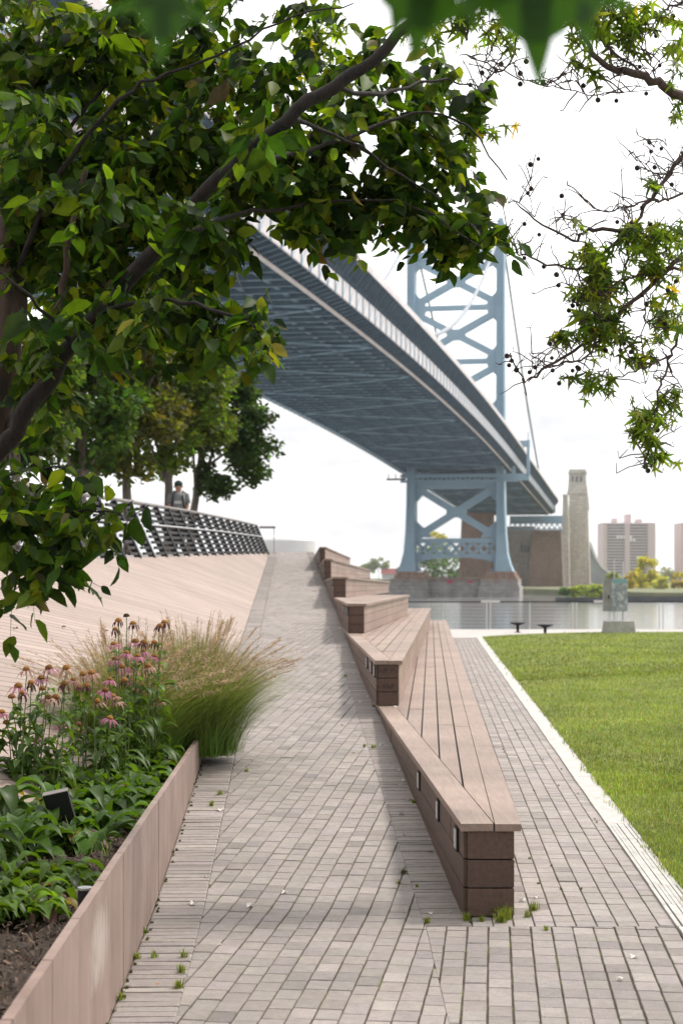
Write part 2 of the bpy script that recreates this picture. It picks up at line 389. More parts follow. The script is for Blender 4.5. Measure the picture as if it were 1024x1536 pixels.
# pavers ---------------------------------------------------------------
def clip(poly, conv):
    for i in range(len(conv)):
        ax, ay = conv[i]; bx, by = conv[(i+1) % len(conv)]; o = []
        for j in range(len(poly)):
            p, q = poly[j], poly[(j+1) % len(poly)]
            dp = (bx-ax)*(p[1]-ay)-(by-ay)*(p[0]-ax); dq = (bx-ax)*(q[1]-ay)-(by-ay)*(q[0]-ax)
            if dp >= 0: o.append(p)
            if dp*dq < 0:
                t = dp/(dp-dq); o.append((p[0]+t*(q[0]-p[0]), p[1]+t*(q[1]-p[1])))
        poly = o
        if len(poly) < 3: return []
    return poly
def area(p): return abs(sum(p[i][0]*p[(i+1) % len(p)][1]-p[(i+1) % len(p)][0]*p[i][1] for i in range(len(p))))/2
def pave(mb, conv, ang, zf, w=.098, l=.142, gap=.006, jgap=None, tone=(.275, .247, .233), stack=False):
    jgap = jgap or gap; ca, sa = math.cos(rad(ang)), math.sin(rad(ang))
    uv = [(x*ca-y*sa, x*sa+y*ca) for x, y in conv]
    u0, u1 = min(q[0] for q in uv), max(q[0] for q in uv); v0, v1 = min(q[1] for q in uv), max(q[1] for q in uv)
    nu = int((u1-u0)/w)+2
    for i in range(nu):
        u = u0+i*w; v = v0-(0 if stack else R.uniform(0, l)); row = R.uniform(-.006, .006)
        while v < v1:
            g = gap*R.uniform(.5, 1.2); jg = jgap*R.uniform(.7, 1.3)
            q = [(u+jg/2+row*.3, v+g/2), (u+w-jg/2+row*.3, v+g/2), (u+w-jg/2, v+l-g/2), (u+jg/2, v+l-g/2)]
            v += l
            q = [(a*ca+b*sa, -a*sa+b*ca) for a, b in q]
            q = clip(q, conv)
            if len(q) < 3 or area(q) < 3e-4: continue
            cx = sum(a for a, b in q)/len(q); cy = sum(b for a, b in q)/len(q); dz = R.gauss(0, .0012); tx, ty = R.gauss(0, .006), R.gauss(0, .006)
            k = math.exp(R.gauss(0, .06)); col = (tone[0]*k, tone[1]*k*R.uniform(.98, 1.02), tone[2]*k*R.uniform(.97, 1.03))
            q_ = R.random(); col = tuple(c*(.80 if q_ < .09 else 1.13 if q_ > .95 else 1) for c in col)
            z = lambda a, b: zf(b)+dz+tx*(a-cx)+ty*(b-cy)
            n = len(q); inn = [(a+(cx-a)*.06, b+(cy-b)*.045) for a, b in q]
            vs = [(a, b, z(a, b)-.03) for a, b in q]+[(a, b, z(a, b)-.0035) for a, b in q]+[(a, b, z(a, b)) for a, b in inn]
            fs = [(j, (j+1) % n, n+(j+1) % n, n+j) for j in range(n)]+[(n+j, n+(j+1) % n, 2*n+(j+1) % n, 2*n+j) for j in range(n)]+[tuple(range(2*n, 3*n))]
            mb.add(vs, fs, col)
pv = MB()
Y0 = 3.2; YS = 7.55
S1 = lambda Y: WL(Y)+.25
S2 = lambda Y: RL(Y)-.2
flat = lambda y: 0.; rz_ = lambda y: ZR(y)
# strip along the planter, the ramp, the strip along the bench foot
pave(pv, [(WL(Y0)+.004, Y0), (S1(Y0), Y0), (S1(55), 55), (WL(55)+.004, 55)], 90-1.9, rz_, w=.072, l=.25, gap=.006, stack=True)
pave(pv, [(S1(Y0), Y0), (S2(YS), Y0), (S2(YS), YS), (S2(55), 55), (S1(55), 55)], 7.2, rz_, jgap=.0065)
pave(pv, [(S2(YS), YS), (RL(YS)+.02, YS), (RL(55)+.02, 55), (S2(55), 55)], 90-1.9, rz_, w=.055, l=.25, gap=.005, stack=True, tone=(.25, .22, .205))
pave(pv, [(S2(YS), Y0), (KL(Y0), Y0), (KL(YS), YS-.004), (S2(YS), YS-.004)], 5.4, flat, jgap=.0075)
pave(pv, [(RL(YS)+.02, YS), (KL(YS), YS), (KL(43.3), 43.3), (T1(43.3)-.05, 43.3)], 3.3, flat, jgap=.005, tone=(.30, .272, .258))
tag(pv.build('pavement', 'paver'), 'grey brick pavers with mossy joints on the ramp and lower path', None, kind='structure')
# bedding below the pavers
bd = MB(); st = [(-3, Y0), (-3, 7.9)]
bd.add([(-4, 2, -.007), (3.5, 2, -.007), (3.5, 7.9, -.007), (-4, 7.9, -.007)], [(0, 1, 2, 3)])
bd.add([(WL(7.9)-.05, 7.9, -.007), (RL(7.9)+.05, 7.9, -.007), (RL(55)+.05, 55, ZR(54.99)-.007), (WL(55)-.05, 55, ZR(54.99)-.007)], [(0, 1, 2, 3)])
bd.add([(RL(7.9)+.05, 7.9, -.007), (3.5, 7.9, -.007), (6, 43.3, -.007), (RL(7.9)+.05, 43.3, -.007)], [(0, 1, 2, 3)])
tag(bd.build('paving_bed', 'joint'), 'sand and moss bed showing in the paver joints', None, kind='structure')

# promenade, upper deck, pier body
pm = MB()
pm.prism([(-14, 43.3), (40, 43.3), (40, 50.4), (-14, 50.4)], -6, -.004)
tag(pm.build('promenade', 'prom'), 'pale paved walk along the river railing', None, kind='structure')
up = MB()
up.add([(-4.82+.0504*y, y, 2.38-.0176*(50-y)) for y in (0, 50.5)]+[(-14, 50.5, 2.39), (-14, 0, 1.5)], [(0, 1, 2, 3)])
up.prism([(-14, 50.5), (WL(50.5), 50.5), (WL(55), 55), (-1.05, 55.0), (-.6, 57), (-.6, 62), (-14, 62)], -6, 2.40)
tag(up.build('upper_deck', 'prom'), 'raised promenade behind the slatted fence', None, kind='structure')

# timber slope (ruled surface from ramp edge up to the fence)
ys = np.linspace(0, 50.5, 80); cols = 14; vs = []; uvs = []
for y in ys:
    for j in range(cols+1):
        t = j/cols; x = lerp(WL(y), -4.82+.0504*y, t); z = lerp(ZR(y), 2.38-.0176*(50-y), t)
        vs.append((x, y, z+.002)); uvs.append(((x*2.44-y)/2.637, (x+2.44*y)/2.637))
fs = [(i*(cols+1)+j+1, i*(cols+1)+j, (i+1)*(cols+1)+j, (i+1)*(cols+1)+j+1) for i in range(len(ys)-1) for j in range(cols)]
me = bpy.data.meshes.new('timber_slope'); me.from_pydata(vs, [], [f[::-1] for f in fs]); ul = me.uv_layers.new(name='UVMap')
for l in me.loops: ul.data[l.index].uv = uvs[l.vertex_index]
me.update()
tag(link('timber_slope', me, 'slope'), 'pale pink timber decking slope rising from the ramp to the fence', None, kind='structure')

# kerb -------------------------------------------------------------------
kb = MB(); y = 5.0
while y < 43.2:
    L = .62 if y > 9.6 else .5
    for i in range(7 if y < 10.6 else 1):
        n = 7 if y < 10.6 else 1; w = .165/n
        for yy in ((y, y+L-.006),):
            a = KL(yy[0])+i*w; b = KL(yy[1])+i*w; g = .004 if n > 1 else 0
            zz = .012 if n == 1 else .012+(.003 if i % 2 else 0)
            j = R.uniform(-.003, .003)
            kb.prism([(a+j, yy[0]), (a+w-g+j, yy[0]), (b+w-g+j, yy[1]), (b+j, yy[1])], -.05, zz, (1, 1, 1))
    y += L
tag(kb.build('kerb', 'kerb'), 'white ribbed kerb strip between the lower path and the lawn', None, kind='structure')

# lawn ---------------------------------------------------------------------
def lawn_edge(y): return KL(y)+.167
def lawn_z(x, y):
    d = max(0, x-lawn_edge(y)); far = max(0, min(1, (y-8)/22))
    return .016+.10*(1-math.exp(-d*.8))*far+.035*math.sin(x*.5+1)*math.sin(y*.22)*(1-math.exp(-d))+.04*min(1, d/3)
def lawn_end(x): return 43.6+.25*math.sin(x*.7)+(.35*(x-6) if x > 6.5 else 0)*-.25
vs = []; fs = []; ny, nx = 120, 30
for i in range(ny+1):
    for j in range(nx+1):
        tt = i/ny; e = lawn_edge(3+40.6*tt); x = e+(26)*(j/nx)**1.6
        y = 3+(lawn_end(x)-3)*tt; e2 = lawn_edge(y); x = e2+26*(j/nx)**1.6
        vs.append((x, y, lawn_z(x, y)))
fs = [(i*(nx+1)+j, i*(nx+1)+j+1, (i+1)*(nx+1)+j+1, (i+1)*(nx+1)+j) for i in range(ny) for j in range(nx)]
me = bpy.data.meshes.new('lawn'); me.from_pydata(vs, [], fs); me.polygons.foreach_set('use_smooth', [True]*len(fs)); me.update()
tag(link('lawn', me, 'lawn'), 'green mown lawn beside the white kerb', None, kind='structure')
# grass blades, denser near the lens
def blades(n, ylo, yhi, hl, wl, seedc):
    yy = ylo+(yhi-ylo)*N.uniform(0, 1, n)**1.25
    xr = np.minimum(yy*.235+.25, 14)
    e = np.array([lawn_edge(v) for v in yy])
    x = e-.01-(.05+.05*np.sin(yy*5)*np.sin(yy*1.7))*N.uniform(0, 1, n)**5+(xr-e+.4).clip(.05)*N.uniform(0, 1, n)
    z = np.array([lawn_z(a, b) for a, b in zip(x, yy)])
    pos = np.stack([x, yy, z-.004], 1)
    patch = np.sin(x*1.7+np.sin(yy*.9)*2)*np.sin(yy*.55+x*.3)+.6*np.sin(x*5.3+yy*2.1)*np.sin(yy*3.7-x)
    h = hl*np.exp(N.normal(0, .35, n))*(1+.18*patch); a = N.uniform(0, 2*np.pi, n); ln = N.uniform(.15, .9, n)
    dx, dy = np.cos(a), np.sin(a); w = wl*np.exp(N.normal(0, .2, n))
    V = np.zeros((n, 5, 3)); side = np.stack([-dy, dx, 0*dx], 1)*w[:, None]/2
    mid = pos+np.stack([dx*h*ln*.35, dy*h*ln*.35, h*.6], 1); tip = pos+np.stack([dx*h*ln, dy*h*ln, h*(1-.25*ln)], 1)
    V[:, 0] = pos-side; V[:, 1] = pos+side; V[:, 2] = mid+side*.8; V[:, 3] = mid-side*.8; V[:, 4] = tip
    c = vary(n, (.195, .255, .052), .26, .10); yel = N.uniform(0, 1, n) < (.10+.10*(patch < -.3)); c[yel] = vary(int(yel.sum()), (.36, .34, .14), .2, .05)
    c *= (1+.30*patch)[:, None]*np.array([1+0*1.0, 1, 1])[None]
    return V, c
VV, CC = zip(blades(52000, 5.6, 13, .028, .0042, 0), blades(46000, 12, 26, .030, .007, 0), blades(24000, 25, 43, .034, .014, 0))
g = bulk('grass', np.concatenate(VV), [(0, 1, 2, 3), (3, 2, 4)], np.concatenate(CC), 'grass')
tag(g, 'short green grass blades covering the lawn', 'grass', kind='stuff')

# ------------------------------------------------------------------ planter wall
wz = lambda Y: .572-.0165*(Y-3.86)
root = empty('planter_wall', (WL(8), 8, 0), 'long pinkish brown planter wall of steel panels with a chalky patch', 'planter wall')
edges = [2.6, 3.9, 4.55, 5.15, 5.85, 6.5, 7.3, 8.25, 9.2, 10.7, 12.2]
for a, b in zip(edges[:-1], edges[1:]):
    m = MB(); j = R.uniform(-.0015, .0015); b -= .008
    m.hexa([(WL(a)-.03+j, a, -.02), (WL(a)+j, a, -.02), (WL(b)+j, b, ZR(b)-.03), (WL(b)-.03+j, b, ZR(b)-.03),
            (WL(a)-.03+j, a, wz(a)), (WL(a)+j, a, wz(a)), (WL(b)+j, b, wz(b)), (WL(b)-.03+j, b, wz(b))])
    m.build('panel', 'wall', root)
m = MB(); m.hexa([(-1.9, 12.2, .1), (WL(12.2), 12.2, .1), (WL(12.2), 12.23, .1), (-1.9, 12.23, .1), (-1.9, 12.2, .43), (WL(12.2), 12.2, .43), (WL(12.2), 12.23, .43), (-1.9, 12.23, .43)])
m.build('end_panel', 'wall', root)

# soil
vs = []; fs = []; nx, ny = 50, 200
sz = lambda x, y: .335+.012*math.sin(x*9)*math.sin(y*7)+.012*math.sin(x*23+y*17)
for i in range(ny+1):
    y = 2.6+9.6*i/ny
    for j in range(nx+1):
        x = WL(y)-.03-1.6*j/nx; vs.append((x, y, sz(x, y)+R.uniform(-.008, .008)-(.02 if j == 0 else 0)))
fs = [(i*(nx+1)+j+1, i*(nx+1)+j, (i+1)*(nx+1)+j, (i+1)*(nx+1)+j+1) for i in range(ny) for j in range(nx)]
me = bpy.data.meshes.new('soil'); me.from_pydata(vs, [], [f[::-1] for f in fs]); me.update()
tag(link('planter_soil', me, 'soil'), 'dark mulched soil filling the planter', 'soil', kind='structure')
n = 9000
yy = N.uniform(3.4, 9.5, n); xx = np.array([WL(v) for v in yy])-.04-N.uniform(0, .8, n)
pos = np.stack([xx, yy, np.full(n, .345)+N.uniform(-.01, .012, n)], 1)
CH = np.array([(-.5, -.18, 0), (.5, -.12, 0), (.45, .2, .05), (-.4, .15, .1)], float)
x, y, z = frames(n, 0, .5); ch = place(CH, pos, x, y, z, N.uniform(.008, .03, n)*np.exp(N.normal(0, .3, n)))
tag(bulk('mulch', ch, [(0, 1, 2, 3)], vary(n, (.9, .85, .8), .5, .1), 'chip'), 'shredded bark mulch on the planter soil', 'mulch', kind='stuff')

# ------------------------------------------------------------------ bench tiers
def side_boards(mb, p0, p1, z0a, z0b, z1a, z1b, nb, th=.02, gap=.007, tone=1., seg=2.4):
    """horizontal boards from p0 to p1; z0 bottom, z1 top at both ends"""
    p0, p1 = Vector(p0), Vector(p1); d = p1-p0; L = d.length; d.normalize(); nrm = Vector((d.y, -d.x)); 
    for k in range(nb):
        ss = [0]+([] if L < seg*1.3 else list(np.arange(seg*(.6 if k % 2 else 1), L-.5, seg)))+[L]
        for a, b in zip(ss[:-1], ss[1:]):
            def zz(s, kk): t = s/L; lo = lerp(z0a, z0b, t); hi = lerp(z1a, z1b, t); return hi-(hi-lo)*kk/nb
            e = .001 if b < L else 0; j = R.uniform(-.0015, .0015)
            A, B = p0+d*a, p0+d*(b-e*2); o = nrm*(th+j)
            kt = math.exp(R.gauss(0, .07))*tone
            mb.hexa([(A.x, A.y, zz(a, k+1)+gap), (A.x+o.x, A.y+o.y, zz(a, k+1)+gap), (B.x+o.x, B.y+o.y, zz(b, k+1)+gap), (B.x, B.y, zz(b, k+1)+gap),
                     (A.x, A.y, zz(a, k)), (A.x+o.x, A.y+o.y, zz(a, k)), (B.x+o.x, B.y+o.y, zz(b, k)), (B.x, B.y, zz(b, k))], (kt, kt, kt))
# (near Y, left X, right X, far Y, far right X, top z near, top z far, base z, label)
tiers = [
 (7.75, RL(7.75), .855, 44.0, 2.87, .453, .453, 0, 'lowest and longest timber bench tier, its wedge end nearest the camera'),
 (14.8, RL(14.8)-.03, .549, 39.5, 2.2, .873, .873, .453, 'second timber bench tier with scratched graffiti on its dark end'),
 (21.9, RL(21.9)-.02, .33, 32.5, 1.37, 1.28, 1.28, .873, 'third timber bench tier, shorter with a pale top above the graffitied one'),
 (28.5, RL(28.5)-.03, .095, 40.0, 1.2, 1.645, 1.53, 1.25, 'fourth timber bench tier, its top level with the horizon'),
 (35.2, RL(35.2)-.03, -.21, 50.0, .92, 2.04, 1.85, 1.60, 'fifth timber bench tier, second from the top of the ramp'),
 (42.0, RL(42)-.0, -.41, 52.0, .30, 2.43, 2.26, 2.0, 'topmost timber bench tier at the crest of the ramp')]
for ti, (ya, xl, xr, yb, xrf, za, zb, zb0, lab) in enumerate(tiers):
    root = empty('bench_tier', (xl, ya, zb0), lab, 'bench', 'stepped timber bench tiers beside the ramp')
    th = .035; xlf = RL(yb)
    zt = lambda y, ya=ya, yb=yb, za=za, zb=zb: lerp(za, zb, (y-ya)/(yb-ya))
    quad = [(xl, ya), (xr, ya), (xrf, yb), (xlf, yb)]
    # top boards: a border board along the ramp edge, the rest parallel to the right edge
    m = MB(); bw = .125; o = .012
    quad2 = [(xl-o, ya-o), (xr+o, ya-o), (xrf+o, yb), (xlf-o, yb)]
    dl = Vector((xlf-xl, yb-ya)).normalized(); nl = Vector((dl.y, -dl.x))
    dr = Vector((xrf-xr, yb-ya)).normalized(); nr = Vector((dr.y, -dr.x))
    A = Vector((xl-o, ya-o)); wl = bw*1.25
    border = clip(quad2, [tuple(A), tuple(A+nl*wl), tuple(A+nl*wl+dl*60), tuple(A+dl*60)])
    Br = Vector((xr+o, ya-o))
    # border is cut where it meets the outermost board
    half = [tuple(A+nl*(wl+.006)-dl*2), tuple(A+nl*30-dl*2), tuple(A+nl*30+dl*60), tuple(A+nl*(wl+.006)+dl*60)]
    nb = 34; kk = 0
    outer = clip(quad2, [tuple(Br-nr*bw-dr*1), tuple(Br-dr*1), tuple(Br+dr*60), tuple(Br-nr*bw+dr*60)])
    leftof = [tuple(Br-nr*(bw+.005)+dr*60), tuple(Br-nr*30+dr*60), tuple(Br-nr*30-dr*2), tuple(Br-nr*(bw+.005)-dr*2)]
    zf0 = lambda a, b: zt(b)-th; zf1 = lambda a, b: zt(b)
    b1 = clip(border, leftof)
    bs = (1.02,)*3
    if len(b1) > 2: m.prism(b1, zf0, lambda a, b: zt(b)+.0015, bs)
    if len(outer) > 2:
        ycut = [ya-1]+list(np.arange(ya+3.2+R.random(), yb, 3.6))+[yb+1]
        for c0, c1 in zip(ycut[:-1], ycut[1:]):
            q = clip(outer, [(-9, c0+.002), (9, c0+.002), (9, c1-.002), (-9, c1-.002)])
            if len(q) > 2: m.prism(q, zf0, zf1, (math.exp(R.gauss(0, .05)),)*3)
    for k in range(1, nb):
        B = Br-nr*(bw+.002)*k; g = .0075
        strip = clip(clip(quad2, [tuple(B-nr*(bw-g)-dr), tuple(B-nr*g*.3-dr), tuple(B-nr*g*.3+dr*60), tuple(B-nr*(bw-g)+dr*60)]), half)
        if len(strip) < 3: continue
        ycut = [ya-1]+list(np.arange(ya+1.2+R.random()*2.4, yb, 3.6))+[yb+1]
        for c0, c1 in zip(ycut[:-1], ycut[1:]):
            q = clip(strip, [(-9, c0+.002), (9, c0+.002), (9, c1-.002), (-9, c1-.002)])
            kt = math.exp(R.gauss(0, .06)); dz = R.uniform(-.0015, .0015)
            if ti == 0 and k == 2 and False: kt *= 1.3
            if len(q) > 2: m.prism(q, lambda a, b: zt(b)-th+dz, lambda a, b: zt(b)+dz, (kt, kt*R.uniform(.98, 1.01), kt*R.uniform(.96, 1.02)))
    m.build('seat_boards', 'timber', root)
    # inner carcass
    m = MB(); ins = .024
    m.prism([(xl+ins, ya+ins), (xr-ins, ya+ins), (xrf-ins, yb), (xlf+ins, yb)], zb0-.6 if ti else -.02, lambda a, b: zt(b)-th-.002, (.35, .35, .35))
    m.build('frame', 'blackp', root)
    m = MB(); zbot = 0 if ti == 0 else zb0+.001
    side_boards(m, (xl+.02, ya+.02), (xr-.02, ya+.02), zbot, zbot, za-th-.003, za-th-.003, 3)
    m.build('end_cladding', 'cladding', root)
    m = MB(); low = zbot-(.0 if ti == 0 else .0)
    side_boards(m, (xrf-.02, yb), (xr-.02, ya+.0201), zbot-.0, zbot, zb-th-.003, za-th-.003, 3, tone=1.)
    m.build('riser_cladding', 'riser', root)
    m = MB(); Lz = 15 if ti < 5 else 8
    side_boards(m, (xl+.02, ya+.0202), (lerp(xl, xlf, Lz/(yb-ya))+.02, ya+Lz), zbot-.0, zbot, za-th-.003, lerp(za, zb, Lz/(yb-ya))-th-.003, 3) if False else side_boards(m, (lerp(xl, xlf, min(1, Lz/(yb-ya)))+.02, ya+min(Lz, yb-ya)), (xl+.02, ya+.0202), zbot, zbot, lerp(za, zb, min(1, Lz/(yb-ya)))-th-.003, za-th-.003, 3)
    # the side faces left: push the boards to the ramp side
    bl = m
    for i, v in enumerate(bl.v): pass
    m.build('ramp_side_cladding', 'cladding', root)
    # step lights on the ramp side
    dd = Vector((xlf-xl, yb-ya)).normalized()
    for s in ((.22, 1.2, 2.5) if ti == 0 else (.12, .75, 1.6) if ti < 4 else (.2,)):
        if ti == 0: zc = za-.115
        else: zc = za-.105
        x0, y0 = xl+dd.x*s, ya+dd.y*s
        f = MB(); f.bar((x0-.002, y0, zc), (x0-.002+dd.x*.10, y0+dd.y*.10, zc), .018, .12); fo = f.build('step_light', 'blackp', root)
        f = MB(); f.bar((x0-.010+dd.x*.01, y0+dd.y*.01, zc), (x0-.010+dd.x*.088, y0+dd.y*.088, zc), .012, .092); lo = f.build('light_lens', 'lens', fo)
# scratched marks on the second tier end
m = MB(); t = tiers[1]
for k in range(26):
    row = 0 if k < 13 else 1; cxk = lerp(t[1]+.03, t[2]-.04, (k % 13)/13); zc = (t[5]-.10) if row == 0 else (t[5]-.235)
    a = (cxk+R.uniform(-.01, .01), t[0]-.0025, zc+R.uniform(-.035, .035)); b = (cxk+R.uniform(-.012, .022), t[0]-.0025, zc+R.uniform(-.035, .035))
    if (Vector(a)-Vector(b)).length > .008: m.bar(a, b, .003, .003, (0, 1, 0))
gr = m.build('scratched_marks', 'graf', bpy.data.objects['bench_tier.001'])

# ------------------------------------------------------------------ slatted fence on top of the slope
FB = lambda y: Vector((-4.82+.0504*y, y, 2.38-.0176*(50-y)))
FH = lambda y: .95-.11*max(0, (y-38)/12)
froot = empty('slatted_fence', FB(30), 'leaning black spar fence with horizontal slats along the top of the timber slope', 'fence')
FT = lambda y: FB(y)+Vector((-.43*FH(y), -.25, FH(y)))
ysp = []; y = 50.0
while y > 9: ysp.append(y); y -= 1.42
for i, y in enumerate(ysp):
    m = MB(); b, t = FB(y), FT(y); m.bar(b-Vector((0, 0, .03)), t, .12, .10, (1, 0, 0)); m.build('spar', 'dark', froot)
    if i == len(ysp)-1: break
    y2 = ysp[i+1]; full = 10 <= i <= 13 or i == 20
    m = MB()
    for k in range(9):
        f = (k+.6)/9.4; a = lerp(FB(y), FT(y), f); c = lerp(FB(y2), FT(y2), f)
        e0, e1 = (0, 1) if full else (0.0, .55)
        m.bar(lerp(a, c, e0), lerp(a, c, e1), .05, .05, (0, 0, 1))
    m.build('slat_bay', 'dslat', froot)
m = MB(); m.tube([FT(y)+Vector((0, 0, .03)) for y in (50.2, 44, 36, 28, 20, 12, 8)], .035, 8); m.build('top_rail', 'slat', froot)
m = MB(); m.tube([lerp(FB(y), FT(y), .62)+Vector((.06, 0, 0)) for y in (50.0, 40, 30, 20, 10)], .018, 6); m.build('mid_rail', 'steel', froot)
hr = empty('handrail', P(411, 829, 50.6), 'short handrail on a thin post past the end of the slatted fence', 'handrail')
m = MB(); m.bar(P(389, 791, 50.6), P(413, 791, 50.6), .08, .07); m.build('rail', 'slat', hr)
m = MB(); m.tube([P(411, 831, 50.6), P(411, 791, 50.6)], .012, 6); m.build('post', 'slat', hr)

# ------------------------------------------------------------------ river railing, stools, cabinet
rr = empty('river_railing', (6, 50.2, 0), 'thin metal railing with horizontal wires at the river edge', 'railing')
m = MB(); m.bar((0, 50.2, .86), (30, 50.2, .86), .07, .035); m.build('top_rail', 'dark', rr)
x = 3.2; k = 0
while x < 16:
    m = MB(); m.bar((x, 50.2, -.02), (x, 50.2, .86), .035, .05, (0, 1, 0))
    if k % 2: m.bar((x+.12, 50.2, -.02), (x+.12, 50.2, .86), .035, .05, (0, 1, 0))
    m.build('post', 'steel', rr); x += 1.35; k += 1
m = MB()
for z in np.linspace(.10, .76, 7): m.bar((0, 50.2, z), (30, 50.2, z), .006, .006)
m.build('wires', 'steel', rr)
for k, px in enumerate((735, 904)):
    m = MB(); c = P(px, 903, 50.05); m.box(c+Vector((0, -.02, .02)), (.58, .09, .07)); m.build('light_bar', 'lens', rr)
for px, py, D, lab in ((776, 948, 47.5, 'black mushroom stool left of its twin by the river railing'), (817, 953.5, 45.4, 'black mushroom stool nearer the lawn, right of its twin')):
    b = Vector(((px-CX)*D/F, D, 0)); st = empty('stool', b, lab, 'stool', 'black stools by the river')
    m = MB(); m.tube([b+Vector((0, 0, z)) for z in (-.005, .012, .014, .22)], [.10, .10, .04, .045], 16); m.build('pedestal', 'dark', st, True)
    m = MB(); m.tube([b+Vector((0, 0, z)) for z in (.20, .24, .27, .29, .295)], [.06, .15, .225, .23, .21], 24); m.build('seat', 'dark', st, True)
cb = empty('control_cabinet', P(922, 952, 43), 'grey metal cabinet covered in stickers on posts in a concrete block', 'cabinet')
D = 43.0; b = P(927, 952, D)
m = MB(); w, h = .42, .37
m.hexa([b+Vector(q) for q in ((-w, -.35, -.05), (w, -.35, -.05), (w, .35, -.05), (-w, .35, -.05), (-w+.06, -.29, h), (w-.06, -.29, h), (w-.06, .29, h), (-w+.06, .29, h))])
m.build('concrete_base', 'conc', cb)
m = MB(); zt_ = P(0, 868, D).z; zb_ = P(0, 917, D).z
for px, top in ((914, 916), (934, 842), (921, 838)):
    q = P(px, 932, D); m.tube([(q.x, D+.05, b.z+.3), (q.x, D+.05, P(0, top, D).z)], .014 if px != 934 else .024, 8)
m.build('posts', 'steel', cb)
m = MB(); xa, xm, xb = P(904, 0, D).x, P(914.5, 0, D).x, P(938.5, 0, D).x
m.hexa([(xa, D-.02, zb_), (xm, D-.20, zb_), (xm, D+.1, zb_), (xa, D+.1, zb_), (xa, D-.02, zt_), (xm, D-.20, zt_), (xm, D+.1, zt_), (xa, D+.1, zt_)]); m.build('side_door', 'cab', cb)
m = MB(); m.hexa([(xm+.004, D-.20, zb_), (xb, D-.20, zb_), (xb, D+.1, zb_), (xm+.004, D+.1, zb_), (xm+.004, D-.20, zt_), (xb, D-.20, zt_), (xb, D+.1, zt_), (xm+.004, D+.1, zt_)]); m.build('cabinet_body', 'cab2', cb)
m = MB(); m.box(((xm+xb)/2, D-.2025, zt_-.07), (xb-xm-.06, .004, .10)); m.build('teal_panel', 'teal', cb)
m = MB(); m.box(((xa+xm)/2+.03, D-.135, (zt_+zb_)/2-.05), (.03, .05, .10)); m.build('handle', 'blackp', cb)

# ------------------------------------------------------------------ bridge
BT = rad(10.65); bs_, bc_ = math.sin(BT), math.cos(BT)
def hB(Y):
    if Y <= 541: return 39.4-2.9*((Y-345)/190)**2
    return 39.4-2.9*(196/190)**2-.0285*(Y-541)
def B(s, o, k=0, absz=None):
    Y = 541+bc_*s
    return Vector((56.8+bs_*s+bc_*o, Y-bs_*o, absz if absz is not None else EYE+hB(Y)+k))
bridge = empty('suspension_bridge', B(0, -18, 0, -5.15), 'long pale blue steel suspension bridge crossing overhead to its lattice tower', 'bridge')
SS = list(np.arange(-500, 236, 8.0))
def sweep(mb, prof, ss=SS, closed=True, col=(1, 1, 1)):
    n = len(prof); b = len(mb.v)
    for s in ss:
        for o, k in prof: mb.v.append(tuple(B(s, o, k))); mb.c.append(col)
    for i in range(len(ss)-1):
        for j in range(n if closed else n-1):
            j2 = (j+1) % n; mb.f.append((b+i*n+j, b+i*n+j2, b+(i+1)*n+j2, b+(i+1)*n+j))
def brect(mb, o0, o1, k0, k1, ss=SS): sweep(mb, [(o0, k0), (o1, k0), (o1, k1), (o0, k1)], ss)
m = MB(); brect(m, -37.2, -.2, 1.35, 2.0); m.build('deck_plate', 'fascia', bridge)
m = MB()
for s in np.arange(-498, 236, 5.5):
    m.hexa([B(s+d, o, k) for k in (0, 1.4) for d, o in ((0, -37), (0, -.4), (.7, -.4), (.7, -37))])
for o in (-33, -28, -22, -15, -9, -4): brect(m, o, o+.7, .35, 1.34)
for s in np.arange(-498, 230, 5.5):
    for o in (-35.5, -33.6, -2.6, -1.2):
        if R.random() < .75: m.box(B(s+R.uniform(0, 4), o+R.uniform(-.4, .4), -.1), (R.uniform(.5, 1.3), .3, .3), -BT)
m.mi = 1
for s in np.arange(-498, 230, 5.5):
    for o in np.arange(-37, -1, 6):
        if R.random() < .8:
            a, b = o+R.uniform(0, 2), o+6-R.uniform(0, 2.5); w_ = R.uniform(.12, .34); m.hexa([B(s+d, q, k) for k in (-.06, .0) for d, q in ((.1, a), (.1, b), (.1+w_, b), (.1+w_, a))])
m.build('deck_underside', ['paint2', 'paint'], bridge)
m = MB()
for i, s in enumerate(np.arange(-494, 230, 22)):
    a, b = (-36, -1) if i % 2 else (-1, -36)
    m.bar(B(s, a, .02), B(s+22, b, .02), .22, .2)
m.build('lateral_bracing', 'paint', bridge)
for o, nm in ((0.1, 1), (-37.2, -1)):
    m = MB(); sweep(m, [(o+.30*math.cos(a), .05+.30*math.sin(a)) for a in np.linspace(0, 2*math.pi, 9)[:-1]]); m.build('edge_pipe', 'pipe' if nm > 0 else 'paint', bridge, True)
